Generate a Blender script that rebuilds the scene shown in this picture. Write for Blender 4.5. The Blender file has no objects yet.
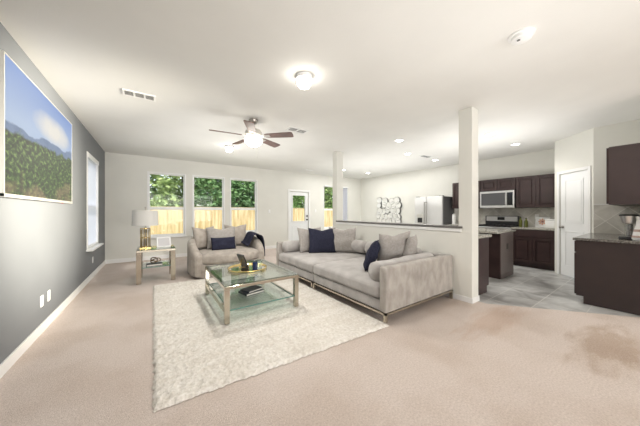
import bpy, bmesh, math, random
from mathutils import Vector, Matrix, noise
random.seed(7)
R = math.radians
sc = bpy.context.scene
C = bpy.context.collection

# ---------------------------------------------------------------- camera
EYE = 1.272
CEIL = 2.74
cam_d = bpy.data.cameras.new('camera')
cam_d.sensor_width = 36
cam_d.lens = 240 / 640 * 36
cam_d.shift_y = -1 / 640
cam_d.clip_start = 0.02
cam = bpy.data.objects.new('camera', cam_d)
cam.location = (0, 0, EYE)
cam.rotation_euler = (R(90), 0, R(-34.8))
C.objects.link(cam)
sc.camera = cam

# ---------------------------------------------------------------- world, sun, area lights, exposure
w = bpy.data.worlds.new('sky')
sc.world = w
w.use_nodes = True
nt = w.node_tree
nt.nodes.clear()
bg = nt.nodes.new('ShaderNodeBackground')
sky = nt.nodes.new('ShaderNodeTexSky')
sky.sky_type = 'NISHITA'
sky.sun_disc = False
sky.sun_elevation = R(50)
sky.sun_rotation = R(200)
out = nt.nodes.new('ShaderNodeOutputWorld')
hs = nt.nodes.new('ShaderNodeHueSaturation')
hs.inputs['Saturation'].default_value = 0.45
nt.links.new(sky.outputs[0], hs.inputs['Color'])
nt.links.new(hs.outputs[0], bg.inputs[0])
nt.links.new(bg.outputs[0], out.inputs[0])
bg.inputs[1].default_value = 0.36
sc.view_settings.view_transform = 'Standard'
sc.view_settings.look = 'None'
sc.view_settings.gamma = 1
sc.view_settings.use_curve_mapping = False
sc.view_settings.exposure = 0.0
sc.cycles.max_bounces = 10
sc.cycles.diffuse_bounces = 6
sc.cycles.glossy_bounces = 4
sc.cycles.transmission_bounces = 8
sc.cycles.transparent_max_bounces = 16
sc.cycles.sample_clamp_indirect = 6
sc.cycles.caustics_reflective = False
sc.cycles.caustics_refractive = False


def light(name, kind, loc, energy, color=(1, 1, 1), rot=(0, 0, 0), size=None, size_y=None, spot=None, blend=0.5, radius=None):
    d = bpy.data.lights.new(name, kind)
    d.energy = energy
    d.color = color
    if kind == 'AREA':
        d.shape = 'RECTANGLE' if size_y else 'SQUARE'
        d.size = size
        if size_y:
            d.size_y = size_y
    if kind == 'SPOT':
        d.spot_size = spot
        d.spot_blend = blend
    if radius is not None:
        d.shadow_soft_size = radius
    o = bpy.data.objects.new(name, d)
    o.location = loc
    o.rotation_euler = rot
    C.objects.link(o)
    return o


def aim(o, target):
    o.rotation_euler = (Vector(target) - o.location).to_track_quat('-Z', 'Y').to_euler()


sun = light('sun', 'SUN', (0, -10, 20), 3.2, (1, 0.95, 0.86))
sun.data.angle = R(2)
aim(sun, (11, 4, 2))
# added fill panel behind the camera, brightening the whole room
a1 = light('rear_fill', 'AREA', (1.4, -5.85, 1.45), 330, (1, 0.99, 0.98), (R(90), 0, 0), 5.4, 2.3)
# added fill panels facing up, near the camera and over living, dining, kitchen
a2 = light('bounce_fill', 'AREA', (1.8, 0.2, 1.45), 20, (1, 0.99, 0.97), (R(180), 0, 0), 2.4, 2.4)
a5 = light('bounce_fill_living', 'AREA', (1.5, 5.2, 1.45), 28, (1, 0.99, 0.98), (R(180), 0, 0), 2.8, 2.8)
a6 = light('bounce_fill_dining', 'AREA', (5.6, 5.0, 1.45), 28, (1, 0.99, 0.98), (R(180), 0, 0), 2.4, 3.0)
a7 = light('bounce_fill_kitchen', 'AREA', (5.4, 2.0, 1.45), 24, (1, 0.985, 0.97), (R(180), 0, 0), 1.6, 1.6)
# added spot fill that brightens the left wall round the screen
a3 = light('side_fill', 'SPOT', (2.0, 2.5, 1.78), 2500, (1, 0.92, 0.77), spot=R(57), blend=1.0, radius=0.35)
aim(a3, (-0.97, 3.85, 1.58))
# added fill panel just under the ceiling, evening out the dining side
a4 = light('dining_ceiling_fill', 'AREA', (5.8, 5.6, 2.70), 60, (1, 0.98, 0.95), (0, 0, 0), 3.0, 3.6)

# ---------------------------------------------------------------- materials
MATS = {}


def new_mat(name):
    m = bpy.data.materials.new(name)
    m.use_nodes = True
    return m, m.node_tree, m.node_tree.nodes['Principled BSDF']


def mat(name, col, rough=0.5, metal=0.0, var=0.0, vscale=8.0, bump=0.0, bscale=80.0, spec=0.5, col2=None, emis=0, sheen=0, detail=4, coat=0, stretch=None):
    if name in MATS:
        return MATS[name]
    m, t, p = new_mat(name)
    p.inputs['Base Color'].default_value = (*col, 1)
    p.inputs['Roughness'].default_value = rough
    p.inputs['Metallic'].default_value = metal
    p.inputs['Specular IOR Level'].default_value = spec
    if coat:
        p.inputs['Coat Weight'].default_value = coat
    if sheen:
        p.inputs['Sheen Weight'].default_value = sheen
        p.inputs['Sheen Roughness'].default_value = 0.4
    tc = t.nodes.new('ShaderNodeTexCoord')
    if var or col2:
        n = t.nodes.new('ShaderNodeTexNoise')
        n.inputs['Scale'].default_value = vscale
        n.inputs['Detail'].default_value = detail
        if stretch:
            mp = t.nodes.new('ShaderNodeMapping'); mp.inputs['Scale'].default_value = stretch
            t.links.new(tc.outputs['Object'], mp.inputs['Vector']); t.links.new(mp.outputs[0], n.inputs['Vector'])
        else:
            t.links.new(tc.outputs['Object'], n.inputs['Vector'])
        r = t.nodes.new('ShaderNodeValToRGB')
        c2 = col2 or tuple(min(1, c * (1 + var)) for c in col)
        c1 = col if col2 else tuple(c * (1 - var) for c in col)
        r.color_ramp.elements[0].position = 0.35
        r.color_ramp.elements[1].position = 0.65
        r.color_ramp.elements[0].color = (*c1, 1)
        r.color_ramp.elements[1].color = (*c2, 1)
        t.links.new(n.outputs['Fac'], r.inputs[0])
        t.links.new(r.outputs[0], p.inputs['Base Color'])
    if bump:
        n2 = t.nodes.new('ShaderNodeTexNoise')
        n2.inputs['Scale'].default_value = bscale
        n2.inputs['Detail'].default_value = 3
        t.links.new(tc.outputs['Object'], n2.inputs['Vector'])
        b = t.nodes.new('ShaderNodeBump')
        b.inputs['Strength'].default_value = bump
        b.inputs['Distance'].default_value = 0.01
        t.links.new(n2.outputs['Fac'], b.inputs['Height'])
        t.links.new(b.outputs[0], p.inputs['Normal'])
    if emis:
        p.inputs['Emission Color'].default_value = (*col, 1)
        p.inputs['Emission Strength'].default_value = emis
    MATS[name] = m
    return m


M_WALL = mat('wall_paint_cream', (0.735, 0.73, 0.68), 0.65, var=0.02, vscale=2, bump=0.05, bscale=120)
M_CEIL = mat('ceiling_paint', (0.77, 0.765, 0.735), 0.8, var=0.02, vscale=1.5, bump=0.08, bscale=90)
M_GREY = mat('wall_paint_slate', (0.165, 0.175, 0.187), 0.55, var=0.03, vscale=2, bump=0.05, bscale=120)
M_WHITE = mat('white_trim_paint', (0.83, 0.83, 0.82), 0.35)
M_DOORW = mat('white_door_paint', (0.84, 0.85, 0.85), 0.4)
M_PLASTIC = mat('white_plastic', (0.85, 0.85, 0.84), 0.4)
M_STEEL = mat('brushed_steel', (0.74, 0.74, 0.73), 0.3, 1.0, var=0.04, vscale=4)
M_STEEL_L = mat('pale_brushed_steel', (0.60, 0.60, 0.59), 0.6, 0.2, var=0.03, vscale=3)
M_FRIDGE_SIDE = mat('fridge_side_grey', (0.14, 0.14, 0.145), 0.5)
M_CHAMP = mat('polished_champagne_metal', (0.53, 0.485, 0.41), 0.14, 1.0, var=0.08, vscale=5)
M_CHAMP_D = mat('aged_champagne_metal', (0.50, 0.45, 0.37), 0.3, 1.0, var=0.1, vscale=8)
M_GOLD = mat('gold_metal', (0.80, 0.60, 0.25), 0.22, 1.0)
M_NICKEL = mat('nickel', (0.42, 0.40, 0.37), 0.28, 1.0)
M_BLACK = mat('black_plastic', (0.015, 0.015, 0.017), 0.35)
M_BLACKG = mat('black_glass', (0.02, 0.02, 0.022), 0.06)
M_WOOD = mat('espresso_wood', (0.038, 0.020, 0.019), 0.4, var=0.18, vscale=6, bump=0.05, bscale=40)
M_PANEL = mat('espresso_panel', (0.030, 0.018, 0.0165), 0.55, var=0.12, vscale=3)
M_UPPER = mat('espresso_upper_panel', (0.060, 0.042, 0.041), 0.42, var=0.1, vscale=3)
M_GRANITE = mat('grey_granite', (0.06, 0.055, 0.05), 0.15, col2=(0.22, 0.205, 0.185), vscale=60, detail=8)
M_GRANITE_L = mat('pale_granite', (0.22, 0.21, 0.18), 0.12, col2=(0.55, 0.53, 0.47), vscale=50, detail=8)
M_VELVET = mat('greige_velvet', (0.36, 0.34, 0.328), 0.75, col2=(0.47, 0.45, 0.435), vscale=5.5, bump=0.25, bscale=45, sheen=0.3, spec=0.2)
M_ARMV = mat('brushed_greige_velvet', (0.30, 0.275, 0.248), 0.7, col2=(0.43, 0.40, 0.37), vscale=9, bump=0.2, bscale=30, sheen=0.2, spec=0.2, detail=8, stretch=(1, 1, .6))
M_BEIGE = mat('beige_weave', (0.32, 0.30, 0.28), 0.9, col2=(0.38, 0.355, 0.335), vscale=30, bump=0.12, bscale=160, sheen=0.2, spec=0.15)
M_CHAIRF = mat('taupe_upholstery', (0.33, 0.295, 0.26), 0.9, col2=(0.44, 0.395, 0.35), vscale=9, bump=0.25, bscale=120, sheen=0.2, spec=0.15)
M_NAVY = mat('navy_fabric', (0.018, 0.020, 0.038), 0.9, col2=(0.034, 0.035, 0.058), vscale=60, bump=0.4, bscale=150, spec=0.15)
M_NAVYC = mat('navy_candle_glass', (0.01, 0.025, 0.10), 0.15)
M_FANWOOD = mat('dark_walnut_blade', (0.13, 0.065, 0.05), 0.45, var=0.2, vscale=7)
M_FANPALE = mat('fan_housing_white', (0.62, 0.60, 0.56), 0.3, 0.4)
M_FENCE = mat('cedar_fence', (0.56, 0.38, 0.18), 0.8, col2=(0.86, 0.68, 0.42), vscale=5, bump=0.2, bscale=20, stretch=(1.6, 1, 0.16))
M_BARK = mat('tree_bark', (0.12, 0.085, 0.06), 0.9, var=0.3, vscale=10)
M_LEAF = [mat('leaves_mid_green', (0.13, 0.25, 0.07), 0.6, col2=(0.32, 0.46, 0.16), vscale=2.5),
          mat('leaves_deep_green', (0.07, 0.16, 0.06), 0.6, col2=(0.20, 0.34, 0.12), vscale=2.5),
          mat('leaves_yellow_green', (0.26, 0.38, 0.12), 0.6, col2=(0.50, 0.60, 0.26), vscale=2.5)]
M_GRASS = mat('lawn', (0.12, 0.20, 0.05), 0.9, col2=(0.22, 0.30, 0.09), vscale=6)
M_SHADE = mat('lamp_shade_fabric', (0.60, 0.59, 0.57), 0.8, bump=0.1, bscale=200)
M_GLOW = mat('glowing_frosted_glass', (1.0, 0.96, 0.88), 0.4, emis=22)
M_GLOWF = mat('glowing_bowl_glass', (1.0, 0.96, 0.88), 0.4, emis=12)
M_DISC = mat('downlight_lens', (1.0, 0.98, 0.95), 0.4, emis=18)
M_PAPER = mat('book_paper', (0.75, 0.72, 0.66), 0.8)
M_BOOKC = mat('charcoal_book_cover', (0.03, 0.032, 0.04), 0.5)
M_MIRROR = mat('mirror_glass', (0.90, 0.90, 0.89), 0.08, 1.0)
M_MIRDISC = mat('frosted_mirror_disc', (0.86, 0.86, 0.85), 0.35, 0.6)
M_MIRRIM = mat('mirror_rim_white', (0.70, 0.70, 0.68), 0.35, 0.3)
M_MIRSIDE = mat('mirror_side_dark', (0.10, 0.10, 0.10), 0.4)
M_OIL = mat('olive_glass_bottle', (0.10, 0.11, 0.015), 0.15)
M_GRILLE = mat('vent_shadow_grey', (0.16, 0.16, 0.155), 0.7)
M_BLIND = None


def glass_mat(name, tint=(1, 1, 1), refl=0.06, k=1.0):
    m = bpy.data.materials.new(name)
    m.use_nodes = True
    t = m.node_tree
    t.nodes.clear()
    o = t.nodes.new('ShaderNodeOutputMaterial')
    mx = t.nodes.new('ShaderNodeMixShader')
    tr = t.nodes.new('ShaderNodeBsdfTransparent')
    gl = t.nodes.new('ShaderNodeBsdfGlossy')
    lw = t.nodes.new('ShaderNodeLayerWeight')
    lw.inputs['Blend'].default_value = 0.5
    pw = t.nodes.new('ShaderNodeMath'); pw.operation = 'POWER'; pw.inputs[1].default_value = 4
    t.links.new(lw.outputs['Facing'], pw.inputs[0])
    fr = t.nodes.new('ShaderNodeMath'); fr.operation = 'MULTIPLY_ADD'
    r0 = refl
    fr.inputs[1].default_value = (1 - r0) * k; fr.inputs[2].default_value = r0
    t.links.new(pw.outputs[0], fr.inputs[0])
    tr.inputs[0].default_value = (*tint, 1)
    gl.inputs['Roughness'].default_value = 0.02
    t.links.new(fr.outputs[0], mx.inputs[0])
    t.links.new(tr.outputs[0], mx.inputs[1])
    t.links.new(gl.outputs[0], mx.inputs[2])
    t.links.new(mx.outputs[0], o.inputs[0])
    return m


M_GLASS = glass_mat('window_glass', (0.985, 0.99, 0.985), 0.008, 0.3)
M_TGLASS = glass_mat('table_glass', (0.90, 0.955, 0.935), 0.07)
M_TEDGE = mat('glass_edge_green', (0.10, 0.22, 0.19), 0.2)


def m_blind():
    m = bpy.data.materials.new('blind_slat_white')
    m.use_nodes = True
    t = m.node_tree
    p = t.nodes['Principled BSDF']
    p.inputs['Base Color'].default_value = (0.9, 0.9, 0.92, 1)
    p.inputs['Roughness'].default_value = 0.5
    tr = t.nodes.new('ShaderNodeBsdfTranslucent')
    tr.inputs[0].default_value = (0.95, 0.96, 1, 1)
    mx = t.nodes.new('ShaderNodeMixShader')
    mx.inputs[0].default_value = 0.75
    t.links.new(p.outputs[0], mx.inputs[1])
    t.links.new(tr.outputs[0], mx.inputs[2])
    t.links.new(mx.outputs[0], t.nodes['Material Output'].inputs[0])
    return m


M_BLIND = m_blind()


def m_carpet():
    m, t, p = new_mat('tan_carpet')
    tc = t.nodes.new('ShaderNodeTexCoord')
    n1 = t.nodes.new('ShaderNodeTexNoise'); n1.inputs['Scale'].default_value = 75; n1.inputs['Detail'].default_value = 8; n1.inputs['Roughness'].default_value = 0.75
    n2 = t.nodes.new('ShaderNodeTexNoise'); n2.inputs['Scale'].default_value = 1.3; n2.inputs['Detail'].default_value = 4
    n3 = t.nodes.new('ShaderNodeTexNoise'); n3.inputs['Scale'].default_value = 160; n3.inputs['Detail'].default_value = 4
    for n in (n1, n2, n3):
        t.links.new(tc.outputs['Object'], n.inputs['Vector'])
    r1 = t.nodes.new('ShaderNodeValToRGB')
    r1.color_ramp.elements[0].position = 0.32; r1.color_ramp.elements[1].position = 0.68
    r1.color_ramp.elements[0].color = (0.50, 0.425, 0.38, 1)
    r1.color_ramp.elements[1].color = (0.74, 0.655, 0.605, 1)
    t.links.new(n1.outputs['Fac'], r1.inputs[0])
    r2 = t.nodes.new('ShaderNodeValToRGB')
    r2.color_ramp.elements[0].position = 0.38; r2.color_ramp.elements[1].position = 0.55
    r2.color_ramp.elements[0].color = (0.90, 0.875, 0.85, 1)
    r2.color_ramp.elements[1].color = (1, 1, 1, 1)
    t.links.new(n2.outputs['Fac'], r2.inputs[0])
    mx = t.nodes.new('ShaderNodeMixRGB'); mx.blend_type = 'MULTIPLY'; mx.inputs[0].default_value = 1
    t.links.new(r1.outputs[0], mx.inputs[1]); t.links.new(r2.outputs[0], mx.inputs[2])
    last = mx.outputs[0]
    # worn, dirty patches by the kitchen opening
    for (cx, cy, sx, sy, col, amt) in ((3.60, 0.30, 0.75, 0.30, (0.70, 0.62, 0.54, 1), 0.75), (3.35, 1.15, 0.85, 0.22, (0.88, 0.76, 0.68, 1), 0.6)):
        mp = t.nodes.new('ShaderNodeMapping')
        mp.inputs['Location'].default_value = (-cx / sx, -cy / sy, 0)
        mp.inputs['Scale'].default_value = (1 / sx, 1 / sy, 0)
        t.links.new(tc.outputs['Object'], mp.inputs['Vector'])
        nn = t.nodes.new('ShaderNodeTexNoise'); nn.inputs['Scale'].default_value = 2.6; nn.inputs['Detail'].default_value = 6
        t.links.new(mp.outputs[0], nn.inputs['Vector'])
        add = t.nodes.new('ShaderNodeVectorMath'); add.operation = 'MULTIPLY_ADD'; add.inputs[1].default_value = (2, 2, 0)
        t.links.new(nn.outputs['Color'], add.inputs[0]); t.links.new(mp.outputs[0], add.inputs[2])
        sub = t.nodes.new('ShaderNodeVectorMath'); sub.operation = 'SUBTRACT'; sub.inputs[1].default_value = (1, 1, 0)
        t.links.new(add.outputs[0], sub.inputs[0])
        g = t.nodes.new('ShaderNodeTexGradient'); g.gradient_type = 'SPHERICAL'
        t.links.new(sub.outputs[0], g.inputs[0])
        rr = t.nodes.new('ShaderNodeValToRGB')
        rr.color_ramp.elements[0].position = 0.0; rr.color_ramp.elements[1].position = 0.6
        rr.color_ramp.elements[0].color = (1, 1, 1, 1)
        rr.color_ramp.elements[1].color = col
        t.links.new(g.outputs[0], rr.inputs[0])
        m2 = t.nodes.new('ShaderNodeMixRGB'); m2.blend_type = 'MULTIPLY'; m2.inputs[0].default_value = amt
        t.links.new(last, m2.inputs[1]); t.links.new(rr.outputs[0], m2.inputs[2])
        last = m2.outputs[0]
    t.links.new(last, p.inputs['Base Color'])
    b = t.nodes.new('ShaderNodeBump'); b.inputs['Strength'].default_value = 0.6; b.inputs['Distance'].default_value = 0.01
    t.links.new(n3.outputs['Fac'], b.inputs['Height']); t.links.new(b.outputs[0], p.inputs['Normal'])
    p.inputs['Roughness'].default_value = 0.95
    p.inputs['Specular IOR Level'].default_value = 0.1
    return m


def m_tile(name, c1, c2, grout, size, off=(0, 0), plane='XY', rot=0.0, rough=0.3, gw=0.008, vs=2.0):
    m, t, p = new_mat(name)
    tc = t.nodes.new('ShaderNodeTexCoord')
    vec = tc.outputs['Object']
    if plane == 'YZ':
        s = t.nodes.new('ShaderNodeSeparateXYZ'); c = t.nodes.new('ShaderNodeCombineXYZ')
        t.links.new(vec, s.inputs[0]); t.links.new(s.outputs[1], c.inputs[0]); t.links.new(s.outputs[2], c.inputs[1])
        vec = c.outputs[0]
    mp = t.nodes.new('ShaderNodeMapping')
    mp.inputs['Location'].default_value = (off[0], off[1], 0)
    mp.inputs['Rotation'].default_value = (0, 0, rot)
    t.links.new(vec, mp.inputs['Vector'])
    br = t.nodes.new('ShaderNodeTexBrick')
    br.offset = 0.0
    br.inputs['Scale'].default_value = 1
    br.inputs['Brick Width'].default_value = size
    br.inputs['Row Height'].default_value = size
    br.inputs['Mortar Size'].default_value = gw / 2
    br.inputs['Mortar Smooth'].default_value = 0.2
    br.inputs['Color1'].default_value = (0.86, 0.86, 0.86, 1); br.inputs['Color2'].default_value = (1, 1, 1, 1)
    t.links.new(mp.outputs[0], br.inputs['Vector'])
    n = t.nodes.new('ShaderNodeTexNoise'); n.inputs['Scale'].default_value = vs; n.inputs['Detail'].default_value = 7; n.inputs['Distortion'].default_value = 0.8
    t.links.new(vec, n.inputs['Vector'])
    r = t.nodes.new('ShaderNodeValToRGB')
    r.color_ramp.elements[0].position = 0.36; r.color_ramp.elements[1].position = 0.64
    r.color_ramp.elements[0].color = (*c1, 1); r.color_ramp.elements[1].color = (*c2, 1)
    t.links.new(n.outputs['Fac'], r.inputs[0])
    mx = t.nodes.new('ShaderNodeMixRGB'); mx.blend_type = 'MULTIPLY'; mx.inputs[0].default_value = 1
    t.links.new(r.outputs[0], mx.inputs[1]); t.links.new(br.outputs['Color'], mx.inputs[2])
    m3 = t.nodes.new('ShaderNodeMixRGB')
    t.links.new(br.outputs['Fac'], m3.inputs[0]); t.links.new(mx.outputs[0], m3.inputs[1]); m3.inputs[2].default_value = (*grout, 1)
    t.links.new(m3.outputs[0], p.inputs['Base Color'])
    p.inputs['Roughness'].default_value = rough
    return m


def m_rug():
    m, t, p = new_mat('cream_shag')
    tc = t.nodes.new('ShaderNodeTexCoord')
    n = t.nodes.new('ShaderNodeTexNoise'); n.inputs['Scale'].default_value = 38; n.inputs['Detail'].default_value = 6
    n2 = t.nodes.new('ShaderNodeTexNoise'); n2.inputs['Scale'].default_value = 3; n2.inputs['Detail'].default_value = 3
    mp = t.nodes.new('ShaderNodeMapping'); mp.inputs['Scale'].default_value = (1.0, 2.6, 1)
    t.links.new(tc.outputs['Object'], n.inputs['Vector'])
    t.links.new(tc.outputs['Object'], mp.inputs['Vector']); t.links.new(mp.outputs[0], n2.inputs['Vector'])
    r = t.nodes.new('ShaderNodeValToRGB')
    r.color_ramp.elements[0].position = 0.3; r.color_ramp.elements[1].position = 0.7
    r.color_ramp.elements[0].color = (0.66, 0.62, 0.56, 1); r.color_ramp.elements[1].color = (0.84, 0.81, 0.765, 1)
    t.links.new(n.outputs['Fac'], r.inputs[0])
    r2 = t.nodes.new('ShaderNodeValToRGB')
    r2.color_ramp.elements[0].position = 0.35; r2.color_ramp.elements[1].position = 0.6
    r2.color_ramp.elements[0].color = (0.91, 0.895, 0.875, 1); r2.color_ramp.elements[1].color = (1, 1, 1, 1)
    t.links.new(n2.outputs['Fac'], r2.inputs[0])
    mx = t.nodes.new('ShaderNodeMixRGB'); mx.blend_type = 'MULTIPLY'; mx.inputs[0].default_value = 1
    t.links.new(r.outputs[0], mx.inputs[1]); t.links.new(r2.outputs[0], mx.inputs[2])
    t.links.new(mx.outputs[0], p.inputs['Base Color'])
    b = t.nodes.new('ShaderNodeBump'); b.inputs['Strength'].default_value = 0.7; b.inputs['Distance'].default_value = 0.02
    t.links.new(n.outputs['Fac'], b.inputs['Height']); t.links.new(b.outputs[0], p.inputs['Normal'])
    p.inputs['Roughness'].default_value = 1
    p.inputs['Specular IOR Level'].default_value = 0.05
    return m


def m_picture(Y0, Y1, Z0, Z1):
    """mountain valley picture shown on the screen; u along the wall, v upwards"""
    m, t, p = new_mat('screen_landscape_picture')
    N = t.nodes.new; L = t.links.new
    tc = N('ShaderNodeTexCoord'); s = N('ShaderNodeSeparateXYZ'); L(tc.outputs['Object'], s.inputs[0])

    def mth(op, a, b=None, clamp=False):
        n = N('ShaderNodeMath'); n.operation = op; n.use_clamp = clamp
        for i, x in enumerate((a, b)):
            if x is None:
                continue
            if isinstance(x, (int, float)):
                n.inputs[i].default_value = x
            else:
                L(x, n.inputs[i])
        return n.outputs[0]

    u = mth('DIVIDE', mth('SUBTRACT', s.outputs[1], Y0), Y1 - Y0)
    v = mth('DIVIDE', mth('SUBTRACT', s.outputs[2], Z0), Z1 - Z0)

    def noi(scale, detail=5, dist=0.0):
        n = N('ShaderNodeTexNoise'); n.inputs['Scale'].default_value = scale; n.inputs['Detail'].default_value = detail
        n.inputs['Distortion'].default_value = dist
        mp = N('ShaderNodeMapping'); mp.inputs['Scale'].default_value = (1, .55, 1)
        L(tc.outputs['Object'], mp.inputs['Vector']); L(mp.outputs[0], n.inputs['Vector']); return n.outputs['Fac']

    def mix(f, a, b):
        n = N('ShaderNodeMixRGB'); L(f, n.inputs[0])
        for i, x in ((1, a), (2, b)):
            if isinstance(x, tuple):
                n.inputs[i].default_value = (*x, 1)
            else:
                L(x, n.inputs[i])
        return n.outputs[0]

    skyf = mth('MULTIPLY', mth('SUBTRACT', v, 0.6), 2.4, True)
    skyc = mix(skyf, (0.52, 0.66, 0.90), (0.20, 0.36, 0.78))
    du = mth('MULTIPLY', mth('SUBTRACT', u, 0.62), 3.0)
    dv = mth('MULTIPLY', mth('SUBTRACT', v, 0.72), 7.0)
    dist = mth('ADD', mth('MULTIPLY', du, du), mth('MULTIPLY', dv, dv))
    cl = mth('SUBTRACT', mth('ADD', 1.0, mth('MULTIPLY', noi(5), 0.9)), mth('ADD', dist, 0.35), True)
    skyc = mix(cl, skyc, (0.98, 0.95, 0.88))
    ridge = mth('ADD', mth('ADD', 0.57, mth('MULTIPLY', u, 0.10)), mth('MULTIPLY', mth('SUBTRACT', noi(1.9, 6), 0.5), 0.45))
    mf = mth('MULTIPLY', mth('SUBTRACT', ridge, v), 60, True)
    c = mix(mf, skyc, mix(noi(12), (0.11, 0.19, 0.36), (0.26, 0.37, 0.58)))
    trees = mth('ADD', mth('ADD', 0.50, mth('MULTIPLY', u, 0.05)), mth('MULTIPLY', mth('SUBTRACT', noi(7, 5), 0.5), 0.22))
    tf = mth('MULTIPLY', mth('SUBTRACT', trees, v), 30, True)
    rp = N('ShaderNodeValToRGB')
    e = rp.color_ramp.elements
    e[0].position = 0.38; e[0].color = (0.006, 0.018, 0.006, 1)
    e[1].position = 0.70; e[1].color = (0.30, 0.46, 0.12, 1)
    x = e.new(0.53); x.color = (0.035, 0.10, 0.02, 1)
    L(noi(30, 10, .4), rp.inputs[0])
    c = mix(tf, c, rp.outputs[0])
    earth = mth('MULTIPLY', mth('SUBTRACT', mth('ADD', mth('MULTIPLY', mth('SUBTRACT', noi(3.5), 0.5), 1.4), 0.06), v), 6, True)
    c = mix(mth('MULTIPLY', earth, mth('MULTIPLY', noi(30), 1.0)), c, (0.46, 0.30, 0.18))
    L(c, p.inputs['Emission Color'])
    p.inputs['Emission Strength'].default_value = 0.72
    p.inputs['Base Color'].default_value = (0.02, 0.02, 0.02, 1)
    p.inputs['Roughness'].default_value = 0.3
    p.inputs['Specular IOR Level'].default_value = 0.2
    return m


M_CARPET = m_carpet()
M_FTILE = m_tile('grey_stone_floor_tile', (0.30, 0.295, 0.285), (0.56, 0.56, 0.55), (0.60, 0.59, 0.56), 0.45, (0.0, 0.33), gw=0.012, vs=3.0, rough=0.32)
M_BTILE = m_tile('backsplash_stone_tile', (0.52, 0.50, 0.45), (0.76, 0.74, 0.69), (0.84, 0.82, 0.77), 0.33, (0.05, 0.12), 'YZ', R(45), 0.3, 0.008, 4.0)
M_RUG = m_rug()

# ---------------------------------------------------------------- helpers


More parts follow.
